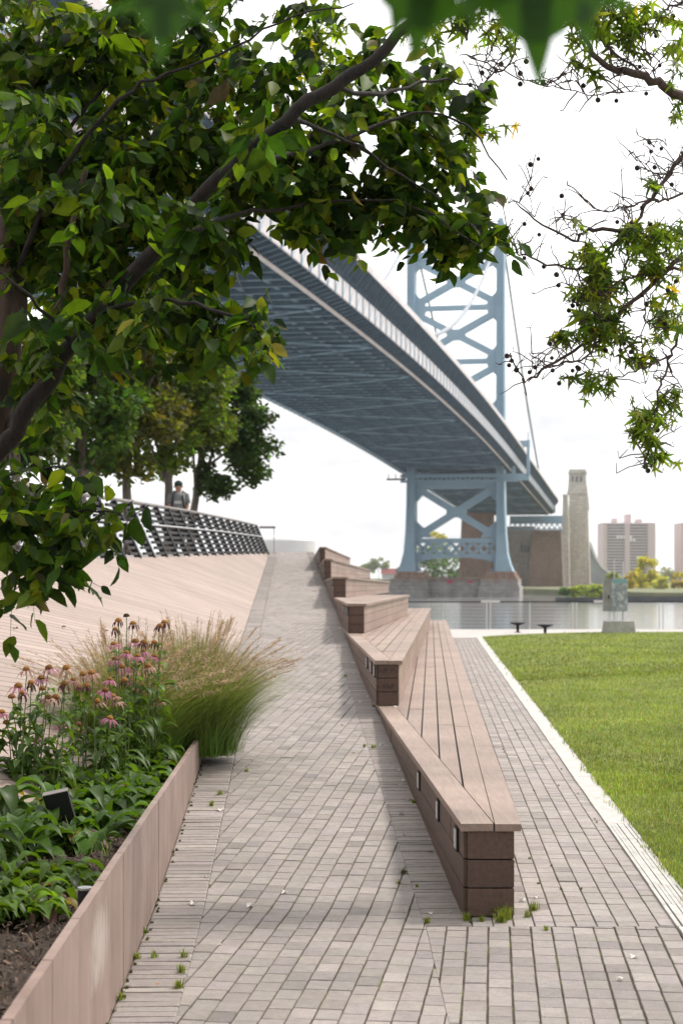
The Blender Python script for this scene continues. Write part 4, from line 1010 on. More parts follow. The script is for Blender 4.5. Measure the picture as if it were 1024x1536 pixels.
# ------------------------------------------------------------------ person on the promenade
def person():
    D = 40.0; base = P(268, 0, D); base.z = 2.30
    r = empty('person', base, 'person in a grey T-shirt, cap and backpack walking behind the fence', 'person')
    H = 1.70; j = {}
    def V(x, y, z): return (x, y, z)
    verts = [V(0, 0, .95), V(0, 0, 1.15), V(0, 0, 1.38), V(0, -.01, 1.47), V(0, -.02, 1.56), V(0, -.02, 1.66),
             V(.17, 0, 1.40), V(.22, .02, 1.12), V(.20, -.12, .90), V(-.17, 0, 1.40), V(-.23, .03, 1.12), V(-.21, -.08, .88),
             V(.09, 0, .90), V(.10, -.12, .50), V(.10, -.10, .08), V(.10, -.24, .04), V(-.09, 0, .90), V(-.10, .08, .50), V(-.10, .22, .10), V(-.10, .10, .04),
             V(.19, -.17, .83), V(-.20, -.12, .81)]
    ed = [(0, 1), (1, 2), (2, 3), (3, 4), (4, 5), (2, 6), (6, 7), (7, 8), (2, 9), (9, 10), (10, 11), (0, 12), (12, 13), (13, 14), (14, 15), (0, 16), (16, 17), (17, 18), (18, 19), (8, 20), (11, 21)]
    rd = [.15, .14, .15, .06, .085, .09, .07, .05, .035, .07, .05, .035, .10, .07, .045, .04, .10, .07, .045, .04, .03, .03]
    me = bpy.data.meshes.new('body'); me.from_pydata(verts, ed, []); o = link('body', me, 'skin', r)
    md = o.modifiers.new('skin', 'SKIN'); md.use_smooth_shade = True
    for i, q in enumerate(rd): o.data.skin_vertices[0].data[i].radius = (q, q*(.7 if i in (0, 1, 2) else 1))
    o.data.skin_vertices[0].data[0].use_root = True
    o.modifiers.new('sub', 'SUBSURF').levels = 1; o.modifiers['sub'].render_levels = 2
    bl = lambda q: base+Vector(q)
    m = MB(); m.tube([bl(q) for q in ((0, 0, .88), (0, 0, 1.1), (0, 0, 1.3), (0, 0, 1.42), (0, -.01, 1.47))], [.175, .17, .20, .185, .085], 14)
    for sx in (1, -1): m.tube([bl((sx*.10, 0, 1.41)), bl((sx*.19, 0, 1.38)), bl((sx*.225, .015, 1.18))], [.085, .085, .075], 10)
    m.build('t_shirt', 'shirt', r, True)
    m = MB()
    for sx in (1, -1):
        k = (-.12, -.10) if sx > 0 else (.08, .22)
        m.tube([bl((sx*.08, 0, .95)), bl((sx*.10, k[0], .50)), bl((sx*.10, k[1], .10))], [.11, .085, .065], 10)
    m.build('trousers', 'trous', r, True)
    m = MB(); m.box(bl((0, -.192, 1.20)), (.17, .012, .07)); m.build('shirt_print', 'print_', r)
    m = MB()
    for sx in (1, -1): m.tube([bl((sx*.10, .17, 1.42)), bl((sx*.105, .02, 1.49)), bl((sx*.12, -.20, 1.34)), bl((sx*.15, -.17, 1.12)), bl((sx*.14, .1, 1.02))], .022, 6)
    m.box(bl((0, .27, 1.22)), (.30, .18, .46)); m.build('backpack', 'strap', r)
    m = MB(); m.ball(bl((0, -.02, 1.665)), .108, 14, 8, sz=.85); m.box(bl((0, -.13, 1.675)), (.14, .13, .015)); m.build('cap', 'cap', r, True)
    m = MB(); m.ball(bl((0, -.115, 1.60)), .02, 6, 5, sz=1.3)
    for sx in (1, -1): m.ball(bl((sx*.095, -.02, 1.60)), .022, 6, 5, sz=1.5)
    m.build('nose_and_ears', 'skin', r, True)
person()

# ------------------------------------------------------------------ planting
def strip_leaf(base, head, length, width, droop, lift, seg=6):
    """arching blade: returns verts (2*(seg)+1)"""
    pts = []; 
    for i in range(seg+1):
        t = i/seg; z = lift*t-droop*t*t; pts.append(Vector(base)+Vector((math.cos(head)*length*t*(1-.15*t), math.sin(head)*length*t*(1-.15*t), z*length)))
    return pts
def leaf_mesh(mb, base, head, length, width, droop, lift, col, seg=6, fold=.25, stalk=.25):
    pts = strip_leaf(base, head, length, width, droop, lift, seg); b = len(mb.v)
    side = Vector((-math.sin(head), math.cos(head), 0))
    for i, p in enumerate(pts):
        if p.x > WL(p.y)-.05 and p.y < 12.3: p.x = WL(p.y)-.05-.3*abs(p.x-WL(p.y)+.05)
        t = i/seg; u = 0 if t < stalk else (t-stalk)/(1-stalk); w = width*(.08+math.sin(math.pi*min(1, u)**.8)*.92) if i < seg else 0.004
        up_ = Vector((0, 0, w*fold)); wob = 1+.12*math.sin(i*2.1+length*50)
        for q in (p-side*w/2*wob+up_, p, p+side*w/2*wob+up_): mb.v.append((min(q.x, WL(q.y)-.034) if q.y < 12.3 else q.x, q.y, q.z)); mb.c.append(col)
    for i in range(seg):
        for j in range(2): mb.f.append((b+i*3+j, b+i*3+j+1, b+(i+1)*3+j+1, b+(i+1)*3+j))
# ornamental grass
def fountain(name, base, n, hgt, spread, label, seedn):
    r = empty(name, base, label, 'ornamental grass')
    seg = 6; V = np.zeros((n, seg*2+1, 3)); a = N.uniform(0, 2*np.pi, n); L = hgt*N.uniform(.45, 1.05, n); lean = N.uniform(.15, 1.25, n)*spread
    ln0 = N.uniform(0, .36, n)*(lean/spread)**.6; a2 = N.normal(0, .5, n); bx = np.cos(a)*ln0+base[0]; by = np.sin(a)*ln0+base[1]; w = N.uniform(.0035, .0065, n)
    for i in range(seg+1):
        t = i/seg; hor = L*lean*t**1.5; z = base[2]+L*(t*1.05-.58*lean*t**2.3)
        c = np.stack([bx+np.cos(a+a2)*hor, by+np.sin(a+a2)*hor, z], 1); side = np.stack([-np.sin(a), np.cos(a), 0*a], 1)*(w*(1-t*.75))[:, None]/2
        if i < seg: V[:, i*2] = c-side; V[:, i*2+1] = c+side
        else: V[:, -1] = c
    f = [(i*2, i*2+1, i*2+3, i*2+2) for i in range(seg-1)]+[((seg-1)*2, (seg-1)*2+1, seg*2)]
    col = vary(n, (.15, .25, .045), .28, .1); C3 = np.repeat(col[:, None, :], seg*2+1, 1)
    t = np.minimum(np.arange(seg*2+1)//2/seg, 1)[None, :, None]; tanc = np.array((.34, .28, .14)); C3 = C3*(1-t**2*.5)+tanc*t**2*.5
    bulk('blades', V, f, C3, 'grass', r)
    # feathery seed heads: wiry stems carrying short bristles
    ns = seedn; pts_, cols_ = [], []; m = MB()
    for k in range(ns):
        a_ = R.uniform(0, 2*math.pi); le = R.uniform(.05, 1.)**.8*spread*1.2; Lk = hgt*R.uniform(.72, 1.12); prev = None
        seq = []
        for i in range(9):
            t = i/8; hor = Lk*le*t**1.5; z = base[2]+Lk*(t*1.05-.42*le*t**2.3); seq.append(Vector((base[0]+math.cos(a_)*(hor+.08), base[1]+math.sin(a_)*(hor+.08), z)))
        m.tube(seq, [.0016]*6+[.0012]*3, 3, (.34, .27, .14), False)
        brush = k % 8 == 0; nb_ = 110 if brush else 56
        for i in range(nb_):
            t = (.86+.14*i/nb_) if brush else (.5+.5*i/nb_); j_ = t*8; i0 = min(7, int(j_)); c = lerp(seq[i0], seq[i0+1], j_-i0); d = (seq[i0+1]-seq[i0]).normalized()
            pts_.append((c, d))
    m.build('seed_stems', 'tan', r)
    n2 = len(pts_); c = np.array([p for p, d in pts_]); d = np.array([d for p, d in pts_]); rn = N.normal(0, 1, (n2, 3)); y = d*.8+rn*.75; y /= np.linalg.norm(y, axis=1)[:, None]
    z = N.normal(0, 1, (n2, 3)); x = np.cross(y, z); x /= np.linalg.norm(x, axis=1)[:, None]; z = np.cross(x, y)
    S = np.array([(-.05, 0, 0), (.05, 0, 0), (.035, .7, 0), (0, 1, 0), (-.035, .7, 0)], float)
    bulk('seed_heads', place(S, c, x, y, z, N.uniform(.012, .042, n2)), [(0, 1, 2, 3, 4)], vary(n2, (.52, .39, .29), .25, .08), 'tan', r)
fountain('fountain_grass', (-1.14, 12.25, .30), 11000, 1.0, .68, 'big clump of green fountain grass with tan seed heads at the planter end', 430)
fountain('fountain_grass', (-1.52, 11.5, .36), 6500, .90, .72, 'smaller wispier grass clump behind the coneflowers', 300)

# coneflowers
flowers = [
 ('tall left coneflower clump with drooping pink petals', [(40,1005,2),(74,1003,1),(28,1030,1),(62,1018,1),(47,1025,0),(100,1003,2),(97,1027,0),(64,1034,3),(18,1046,3),(3,1070,1),(10,1085,3),(60,1105,1),(92,1087,1),(34,1040,0),(84,1047,0),(73,1047,2)], 9.3),
 ('middle coneflower clump crowded with faded pink flowers', [(125,1012,2),(138,1010,2),(110,1020,2),(147,1053,2),(155,1040,2),(170,1045,2),(165,1020,1),(187,1022,0),(165,1078,1),(130,1030,0),(118,1030,0),(158,1036,1),(176,1052,2),(118,1088,2)], 9.9),
 ('rear coneflower clump standing against the fountain grass', [(173,990,1),(178,932,0),(190,925,4),(173,945,0),(200,937,0),(171,967,1),(203,963,1),(207,985,1),(190,980,1),(215,978,1),(232,985,1),(222,1000,2),(200,1003,1),(210,1030,2),(237,1052,2),(247,935,0),(240,940,0),(232,965,0),(216,965,0),(182,1000,1),(193,1008,2)], 10.6)]
PC = {0: (.09, .03, .03), 1: (.42, .17, .26), 2: (.42, .25, .20), 3: None, 4: None}
for lab, fl, D0 in flowers:
    cx = sum(f[0] for f in fl)/len(fl); bx = (cx-CX)*D0/F
    r = empty('coneflower_plant', (bx, D0, .34), lab, 'flowers', 'coneflowers in the planter')
    st_ = MB(); lf = MB()
    for px, py, kind in fl:
        D = D0+R.uniform(-.3, .3); h = P(px, py, D); b = Vector((h.x*.8+bx*.2+R.uniform(-.05, .05), D+R.uniform(-.1, .1), .33)); b.x = min(b.x, WL(D)-.08)
        b.z = max(.33, slope_z(b.x, b.y)-.02)
        pts = wiggle([b, lerp(b, h, .55)+Vector((R.uniform(-.03, .03), R.uniform(-.03, .03), 0)), h], .004, 4)
        st_.tube(pts, [lerp(.0042, .0028, i/(len(pts)-1)) for i in range(len(pts))], 5)
        for i in range(11):
            t = R.uniform(.05, .85); q = lerp(b, h, t); k = math.exp(R.gauss(0, .25))
            leaf_mesh(lf, q, R.uniform(0, 6.28), R.uniform(.13, .24)*(1.2-t), R.uniform(.04, .065), R.uniform(.5, 1.1), R.uniform(.3, .9), (.06*k, .115*k, .018*k), stalk=.1)
        ax = Vector((R.uniform(-.25, .25), R.uniform(-.35, .05), 1)).normalized(); up_ = ax; s1 = ax.orthogonal().normalized(); s2 = ax.cross(s1)
        c = MB(); rc = R.uniform(.018, .024); kc = R.uniform(.6, 1.3); cc = (kc, kc, kc) if kind != 4 else (.15, .15, .15)
        for ring in range(6): pass
        b0 = len(c.v); segs = 10
        for i in range(6):
            th = math.pi*.5*i/5
            for q in range(segs):
                a = 2*math.pi*q/segs; rj = rc*(1+.12*((q+i) % 2)); c.v.append(tuple(h+s1*math.cos(a)*rj*math.cos(th)+s2*math.sin(a)*rj*math.cos(th)+up_*rc*1.1*math.sin(th))); c.c.append(cc)
        for i in range(5):
            for q in range(segs): c.f.append((b0+i*segs+q, b0+i*segs+(q+1) % segs, b0+(i+1)*segs+(q+1) % segs, b0+(i+1)*segs+q))
        c.f.append(tuple(b0+q for q in range(segs))[::-1])
        fh = c.build('flower_head', 'cone', r, True)
        if PC[kind]:
            pm_ = MB(); npt = R.randint(9, 13) if kind else 8
            for q in range(npt):
                a = 2*math.pi*(q+R.uniform(-.25, .25))/npt; dirn = s1*math.cos(a)+s2*math.sin(a); L = R.uniform(.038, .056)*(1 if kind else .6); dr = R.uniform(.5, 1.3) if kind else 1.6
                sd = dirn.cross(up_)*.0065; k = math.exp(R.gauss(0, .2)); colp = tuple(min(.9, v*k) for v in PC[kind]); row = []
                for i in range(4):
                    t = i/3; p = h+dirn*(rc*.9+L*t*(1-.3*dr*t*.5))-up_*(dr*L*t*t*.8)-up_*.002; w = (.5, 1, 1, .35)[i]; row += [p-sd*w, p+sd*w]
                pm_.add(row, [(0, 1, 3, 2), (2, 3, 5, 4), (4, 5, 7, 6)], colp)
            pm_.build('petals', 'petal', fh)
    st_.build('stems', 'stem', r, True); lf.build('leaves', 'forb', r, True)
# broad leaved perennials
def rosette(mb, x, y, z, n, L, W, base, odd=.06):
    for i in range(n):
        k = math.exp(R.gauss(0, .3)); c = (base[0]*k, base[1]*k, base[2]*k)
        if R.random() < odd: c = R.choice([(.20, .15, .03), (.22, .24, .04), (.16, .06, .05), (.24, .22, .05)])
        inner = i/n; h = R.uniform(0, 6.28)
        lf_ = R.uniform(.6, 1.6)*(.5+.9*inner); leaf_mesh(mb, (x+R.uniform(-.06, .06), y+R.uniform(-.06, .06), z), h, L*R.uniform(.5, 1.15), W*R.uniform(.6, 1.15), lf_*R.uniform(.7, 1.25), lf_, c, 8, .28, .25)
beds = [('broad leafed perennials nearest the camera with some yellowing leaves', (.075, .14, .016), [(-1.19, 6.15), (-1.30, 6.45), (-1.14, 6.7), (-1.40, 6.75), (-1.33, 6.1), (-1.24, 6.95), (-1.5, 6.4), (-1.42, 5.95)], .21, .075, .12),
        ('lush dark green broad leafed perennials below the coneflowers', (.055, .115, .014), [(-1.52, 7.5), (-1.38, 7.75), (-1.25, 7.7), (-1.65, 7.9), (-1.45, 8.2), (-1.22, 8.3), (-1.6, 8.6), (-1.33, 8.8), (-1.12, 8.9), (-1.7, 7.2), (-1.5, 9.0), (-1.8, 8.3)], .29, .095, .05),
        ('leafy green perennials beside the wall before the fountain grass', (.065, .13, .016), [(-1.18, 9.6), (-1.38, 9.8), (-1.12, 10.2), (-1.3, 10.5), (-1.5, 10.2), (-1.14, 10.8), (-1.22, 11.2), (-1.6, 9.5), (-1.42, 10.9), (-1.10, 9.3)], .25, .08, .04)]
for lab, colr, spots, L, W, odd in beds:
    cxx, cyy = sum(s[0] for s in spots)/len(spots), sum(s[1] for s in spots)/len(spots)
    r = empty('leafy_perennial', (cxx, cyy, .33), lab, 'plants', 'broad leafed plants in the planter'); m = MB()
    for x, y in spots: x = min(x, WL(y)-.24); rosette(m, x, y, max(.335, slope_z(x, y)), 38, L, W, colr, odd)
    m.build('leaves', 'forb', r, True)
# sprouts of grass in the mulch
def tuft(name, x, y, z, n, h, label, cat, group, col=(.16, .22, .035), w=.004):
    V = np.zeros((n, 5, 3)); a = N.uniform(0, 6.28, n); hh = h*N.uniform(.5, 1.2, n); le = N.uniform(.1, 1.1, n); bx = x+N.normal(0, h*.18, n); by = y+N.normal(0, h*.18, n); sd = np.stack([-np.sin(a), np.cos(a), 0*a], 1)*w/2
    b = np.stack([bx, by, np.full(n, z)], 1); md = b+np.stack([np.cos(a)*hh*le*.35, np.sin(a)*hh*le*.35, hh*.6], 1); tp = b+np.stack([np.cos(a)*hh*le, np.sin(a)*hh*le, hh*(1-.35*le)], 1)
    V[:, 0] = b-sd; V[:, 1] = b+sd; V[:, 2] = md+sd*.8; V[:, 3] = md-sd*.8; V[:, 4] = tp
    V -= np.array((x, y, z)); o = bulk(name, V, [(0, 1, 2, 3), (3, 2, 4)], vary(n, col, .25, .1), 'grass'); o.location = (x, y, z)
    return tag(o, label, cat, group)
def gnd(px, py, z=.335): D = F*(EYE-z)/(py-HY); return (px-CX)*D/F, D
for px, py, h in ((20, 1350, .14), (75, 1330, .12), (120, 1280, .20), (152, 1290, .16), (40, 1360, .1), (82, 1360, .1)):
    x, y = gnd(px, py); tuft('grass_sprout', x, y, .33, 9, h, 'thin yellow green grass sprout growing in the bare mulch', 'grass sprout', 'grass sprouts in the mulch', (.20, .27, .05), .005)
# weeds in the joints
def ramp_pt(px, py):
    D = F*EYE/(py-HY)
    if D > 7.9: D = F*(EYE+.0530*7.9)/(py-HY+.0530*F)
    return (px-CX)*D/F, D, ZR(D)
weeds = [(277,1436,1),(272,1458,1),(268,1482,1),(318,1208,1),(330,1192,1),(370,1157,.8),(290,1178,.8),(240,1290,.8),(222,1340,.8),(215,1400,.8),(205,1438,.9),(232,1436,.9),(300,1095,.9),(180,1500,.9),
         (605,1310,.8),(598,1325,.6),(560,1122,1),(546,1120,.8),(620,1205,.9),(518,1015,.8),(533,985,.8),(700,1380,1.1),(722,1382,.9),(745,1375,1.6),(760,1378,1.8),(752,1383,1.5),(800,1366,1.2),(790,1375,.9),(818,1396,.7),
         (560,1060,.7),(625,1330,.5),(640,1385,.9)]
for px, py, s in weeds:
    x, y, z = ramp_pt(px, py) if px < 700 else (*gnd(px, py, 0), 0)
    side_ = 'planter wall' if px < 400 else 'bench foot'
    tuft('weed_tuft', x, y, z-.003, int(46*s), .045*s, 'small mossy weed tuft in the paver joints near the '+side_, 'weed', 'weed tufts near the '+side_, (.22, .27, .05), .004)
for k in range(34):
    y = 8.2+22*R.random()**1.5; x = T1(y)+.05+(KL(y)-T1(y)-.1)*(R.randint(0, 6)/6)
    tuft('path_weed', x, y, -.002, 14, .016, 'tiny moss sprig in a joint of the lower path', 'weed', 'moss sprigs on the lower path', (.17, .19, .045), .006)
for k in range(70):
    y = 5.9+6.2*(k/70)+R.uniform(-.04, .04); x = WL(y)+R.uniform(.006, .03)
    if R.random() < .35: continue
    tuft('wall_foot_moss', x, y, ZR(y)-.003, 12, .018, 'dark moss along the foot of the planter wall', 'moss', 'moss along the planter wall foot', (.09, .10, .03), .006)
# fallen leaves
def dry_leaf(px, py, s, col, label, group, zf=None):
    x, y, z = zf if zf else (ramp_pt(px, py) if px < 700 else (*gnd(px, py, 0), 0))
    k = 13; rr = [R.uniform(.42, 1.0)*(1.25 if i % 3 == 0 else .8) for i in range(k)]; ph = R.uniform(0, 6)
    ring = [(math.cos(2*math.pi*i/k)*rr[i]*.62, math.sin(2*math.pi*i/k)*rr[i]*.5, .10+.16*math.sin(2*math.pi*i/k*2+ph)+.05*R.random()) for i in range(k)]
    T_ = np.array([(0, 0, .04)]+ring); Ff = [(0, 1+i, 1+(i+1) % k) for i in range(k)]; T_[:, 2] -= T_[:, 2].min()-.02
    a = R.uniform(0, 6.28); m_ = np.array([[math.cos(a), -math.sin(a), 0], [math.sin(a), math.cos(a), 0], [0, 0, 1]])
    me = bpy.data.meshes.new('fallen_leaf'); me.from_pydata(((T_*s)@m_.T).tolist(), [], [tuple(f) for f in Ff]); ca = me.color_attributes.new('col', 'FLOAT_COLOR', 'POINT')
    ca.data.foreach_set('color', np.tile(np.array([*col, 1], np.float32), len(T_))); me.update()
    o = link('fallen_leaf', me, 'dry', None, (x, y, z+.002)); tag(o, label, 'leaf', group)
pl = (.80, .76, .71)
for px, py, s, c, lab in ((290,1357,.055,pl,'pale dry leaf lying flat in the brick strip beside the planter wall'), (376,1361,.058,pl,'curled pale leaf on the near ramp pavers, left of its neighbour'), (427,1340,.04,pl,'pale leaf at the middle of the near ramp'),
        (330,1216,.055,pl,'pale leaf by the mossy tuft halfway along the planter'), (310,1316,.04,(.42,.38,.33),'dull folded leaf on the left strip of bricks'), (237,1477,.016,(.6,.2,.04),'tiny orange leaf scrap near the bottom left'),
        (605,1310,.06,(.20,.17,.15),'grey brown curled leaf beside the seam left of the bench'), (950,1437,.045,pl,'long pale leaf low on the right foreground'), (928,1471,.04,pl,'small pale leaf lowest on the right foreground'),
        (595,1045,.05,pl,'pale leaf resting on the lowest bench against the second tier'), (340,1190,.04,(.4,.36,.3),'small leaf near the planter end'), (783,1352,.04,pl,'pale leaf just right of the bench end'), (803,1347,.035,pl,'second pale leaf right of the bench end'), (395,1215,.02,pl,'leaf crumb in the middle of the ramp'), (330,1418,.02,pl,'small white leaf crumb on the near pavers')):
    zf = None
    if px == 595: x = (px-CX)*14.6/F; zf = (x, 14.6, .456)
    dry_leaf(px, py, s, c, lab, 'fallen leaves', zf)
for k in range(34):
    y = 7.7+18*R.random()**1.4; x = RL(y)-.015-abs(R.gauss(0, .06)); c = R.choice([pl, (.45, .40, .36), (.25, .19, .15), (.6, .57, .53)])
    dry_leaf(0, 0, R.uniform(.02, .045), c, 'crumpled dry leaf swept against the ramp side foot of the benches', 'leaves along the bench foot', (x, y, ZR(y)))
for k in range(9):
    y = 10+30*R.random(); x = lerp(S1(y), S2(y), R.random()); dry_leaf(0, 0, R.uniform(.02, .035), (.3, .22, .17), 'small brown leaf scrap out on the open ramp', 'leaf scraps on the ramp', (x, y, ZR(y)))
for k in range(5):
    y = 12+9*R.random(); x = WL(y)-.6-1.2*R.random(); dry_leaf(0, 0, .05, (.05, .04, .035), 'dark leaf scrap lying on the timber slope', 'leaf scraps on the slope', (x, y, slope_z(x, y)+.01))
for k in range(12):
    y = 8+22*R.random(); x = lawn_edge(y)+.3+3*R.random(); dry_leaf(0, 0, R.uniform(.03, .05), (.30, .20, .10), 'brown fallen leaf lying in the lawn grass', 'fallen leaves on the lawn', (x, y, lawn_z(x, y)+.03))
# planter fixtures
x, y = gnd(128, 1395, .33); bl_ = empty('garden_light', (x, y, .33), 'short black bollard light with a pale round cap beside the planter wall', 'light')
b = Vector((x, y, .33)); topz = P(128, 1334, y).z
m = MB(); m.tube([b, Vector((x, y, topz))], .027, 18); m.build('body', 'blackp', bl_)
m = MB(); m.tube([(x, y, topz), (x, y, topz+.008)], .028, 18); m.tube([(x, y, topz+.007), (x, y, topz+.010)], .007, 8); m.build('cap', 'steel', bl_)
x, y = gnd(88, 1262, .33); sp_ = empty('uplight_box', (x, y, .33), 'black square uplight tilted among the broad leaves', 'light')
rot = Matrix.Rotation(rad(-12), 3, 'Y')@Matrix.Rotation(rad(18), 3, 'X')
m = MB(); c = P(90, 1212, y); m.box(c, (.125, .035, .175), rot=rot); m.bar((x, y, .32), c, .02, .02); m.build('housing', 'blackp', sp_)
m = MB(); m.box(c+rot@Vector((0, 0, .0895)), (.127, .037, .004), rot=rot); m.build('rim', 'slat', sp_)

# ------------------------------------------------------------------ near tree on the left
nt_ = empty('near_tree', (-2.35, 8.3, .55), 'large leafy tree filling the upper left with a dark slanting limb', 'tree')
def bpts(L): return [P(*q) for q in L]
def limb(name, L, r0, r1, mat, parent, amp=.012, seg=9, sub=4):
    m = MB(); pts = wiggle(bpts(L), amp, sub); n = len(pts)
    m.tube(pts, [lerp(r0, r1, (i/(n-1))**.8)*R.uniform(.93, 1.08) for i in range(n)], seg); return m.build(name, mat, parent, True)
m = MB(); pts = wiggle([Vector((-2.35, 8.3, .4)), Vector((-2.05, 8.2, 1.2)), P(-15, 640, 8), P(12, 480, 8), P(18, 330, 8.2), P(35, 180, 8.4), P(50, 20, 8.5), P(60, -260, 8.6)], .012, 5)
m.tube(pts, [lerp(.13, .035, i/(len(pts)-1)) for i in range(len(pts))], 12); m.build('trunk', 'barkr', nt_, True)
limb('limb', [(-150, 930, 8.1), (-60, 770, 7.8), (0, 680, 7.6), (45, 610, 7.5), (110, 520, 7.4), (150, 465, 7.3), (235, 375, 7.2), (300, 295, 7.1), (360, 235, 7.0), (430, 180, 6.9), (500, 130, 6.9), (560, 88, 6.9), (640, 10, 6.9), (700, -60, 6.9)], .052, .022, 'bark', nt_)
limb('branch', [(10, 650, 8), (50, 590, 7.8), (75, 510, 7.7), (95, 430, 7.7), (105, 350, 7.6), (130, 250, 7.5)], .028, .012, 'barkr', nt_)
for k, L in enumerate([[(30, 400, 8), (90, 260, 7.6), (180, 150, 7.4), (250, 110, 7.3), (350, 70, 7.2), (440, 25, 7.2), (530, 5, 7.2)], [(235, 375, 7.2), (330, 330, 7.4), (430, 310, 7.6), (520, 300, 7.7), (620, 310, 7.7), (720, 370, 7.7)],
        [(360, 235, 7.0), (440, 230, 7.2), (540, 200, 7.4), (620, 170, 7.5), (700, 190, 7.5), (760, 270, 7.5)], [(150, 465, 7.3), (230, 450, 7.0), (310, 460, 6.8), (380, 490, 6.7), (410, 540, 6.7)],
        [(430, 180, 6.9), (500, 200, 7.1), (580, 250, 7.2), (660, 300, 7.2)], [(-90, 760, 7.4), (-10, 780, 6.8), (60, 775, 6.6), (130, 765, 6.5), (180, 770, 6.5)], [(-70, 800, 7.4), (0, 830, 6.8), (60, 835, 6.7), (120, 830, 6.7)],
        [(60, 250, 8), (140, 150, 8.2), (230, 60, 8.4), (300, -30, 8.5)], [(-80, 740, 7.3), (0, 715, 6.9), (50, 700, 6.7), (110, 705, 6.6)], [(500, 130, 6.9), (570, 140, 7.2), (650, 120, 7.5), (720, 130, 7.7)], [(110, 520, 7.4), (60, 460, 7.2), (-10, 400, 7)]]):
    limb('branch', L, .014, .003, 'bark', nt_, .010, 6)
G = [ # px, py, D, rx, ry, depth, count
 (60, 90, 7.9, 110, 110, .8, 1000), (190, 90, 7.9, 100, 110, .8, 900), (300, 60, 7.6, 80, 80, .7, 480), (60, 260, 7.6, 110, 120, .8, 1000), (190, 240, 7.7, 100, 110, .8, 950), (300, 200, 7.6, 90, 90, .7, 650),
 (100, 400, 7.9, 120, 90, .7, 900), (230, 380, 7.7, 90, 80, .6, 640), (390, 140, 7.4, 70, 70, .6, 330), (400, 260, 7.3, 90, 70, .6, 560), (490, 220, 7.3, 80, 75, .6, 480), (480, 300, 7.4, 90, 48, .5, 460),
 (590, 200, 7.4, 80, 80, .5, 430), (670, 210, 7.4, 60, 85, .5, 280), (590, 300, 7.4, 90, 42, .4, 420), (670, 335, 7.4, 60, 34, .4, 240), (710, 365, 7.4, 38, 22, .3, 80), (720, 285, 7.5, 36, 30, .3, 34), (560, 120, 7.3, 80, 60, .5, 330), (650, 130, 7.5, 60, 55, .5, 170),
 (720, 170, 7.5, 30, 60, .4, 48), (480, 120, 7.5, 70, 55, .5, 170), (250, 480, 7.0, 90, 55, .5, 430), (320, 475, 6.8, 60, 48, .4, 260), (385, 500, 6.7, 42, 45, .3, 150), (170, 480, 7.5, 90, 60, .5, 380), (60, 520, 7.4, 70, 90, .5, 300), (40, 620, 8.4, 60, 60, .4, 90),
 (285, 385, 7.3, 65, 60, .5, 330), (355, 345, 7.2, 45, 18, .3, 60), (470, 350, 7.3, 30, 14, .3, 26),
 (735, 285, 7.5, 24, 20, .15, 22), (745, 350, 7.5, 18, 20, .15, 26), (700, 350, 7.4, 40, 26, .3, 90), (560, 335, 7.3, 50, 22, .3, 90), (30, 770, 6.7, 70, 60, .3, 260), (90, 780, 6.6, 65, 50, .3, 210), (140, 790, 6.5, 45, 45, .25, 90), (30, 850, 6.7, 55, 45, .3, 150), (80, 850, 6.6, 45, 28, .25, 90), (135, 855, 6.6, 30, 20, .2, 26), (20, 895, 6.6, 35, 18, .2, 34), (175, 775, 6.5, 25, 22, .2, 14), (60, 710, 6.7, 60, 28, .3, 60), (120, 735, 6.6, 50, 30, .3, 34), (-60, 780, 6.9, 90, 110, .4, 200),
 (80, 600, 7.6, 25, 25, .2, 16), (230, 540, 6.9, 120, 16, .3, 70), (420, 100, 7.3, 60, 50, .4, 90), (470, 40, 7.3, 80, 50, .5, 80)]
def foliage(specs, tpl, fcs, size, cols, wts, mat, parent, droop=.75, name='crown', per=13, ln=.34, outw=(0, 0, 0), twigr=.0022):
    """leaves set along short drooping twigs, the twigs scattered through each clump"""
    P_, H_, TW = [], [], MB()
    for sp in specs:
        px, py, D, rx, ry, rdm, n = sp; c = np.array(P(px, py, D)); k = max(1, int(round(n/per)))
        st = blobs([(px, py, D, rx*.95, ry*.95, rdm, k)])
        for s0 in st:
            d = (s0-c)/np.array([rx*D/F, rdm, ry*D/F]); d = d*.55+N.normal(0, .55, 3)+np.array(outw); d[2] -= .15; d /= np.linalg.norm(d)+1e-9
            l = ln*N.uniform(.5, 1.2); s0 = s0-d*l*.6; m_ = max(3, int(per*N.uniform(.6, 1.4)))
            for j in range(m_):
                t = (j+.5)/m_; sag = -.22*l*t*t
                P_.append(s0+d*l*t+np.array([0, 0, sag])+N.normal(0, .008, 3)); H_.append(math.atan2(d[1], d[0])+(1 if j % 2 else -1)*N.uniform(.3, 1.3))
            q = [Vector(s0+d*l*t+np.array([0, 0, -.22*l*t*t])) for t in (0, .35, .7, 1)]; TW.tube(q, [twigr, twigr*.85, twigr*.6, twigr*.35], 4)
    pos = np.array(P_); n = len(pos); x, y, z = frames(n, droop, .9, np.array(H_))
    c = np.zeros((n, 3)); pick = N.choice(len(cols), n, p=wts)
    for i, q in enumerate(cols):
        k = pick == i; c[k] = vary(int(k.sum()), q, .25, .08)
    TW.build('fine_twigs', 'bark', parent)
    return bulk(name, place(tpl, pos, x, y, z, size*np.exp(N.normal(0, .22, n))), fcs, c, mat, parent)
G = [(a, b, c+(.55 if c >= 7.2 and b < 480 else .2 if b < 560 else 0), rx*.94, ry*.94, d*.9, int(n*((1.0 if a < 330 else .62 if b < 260 else .78) if b < 440 else .62 if b > 650 else .6))) for a, b, c, rx, ry, d, n in G]
foliage(G, OVAL, OVALF, .084, [(.026, .060, .007), (.065, .11, .010), (.012, .028, .007), (.10, .13, .012), (.09, .08, .05)], [.36, .30, .22, .10, .02], 'leaf', nt_)
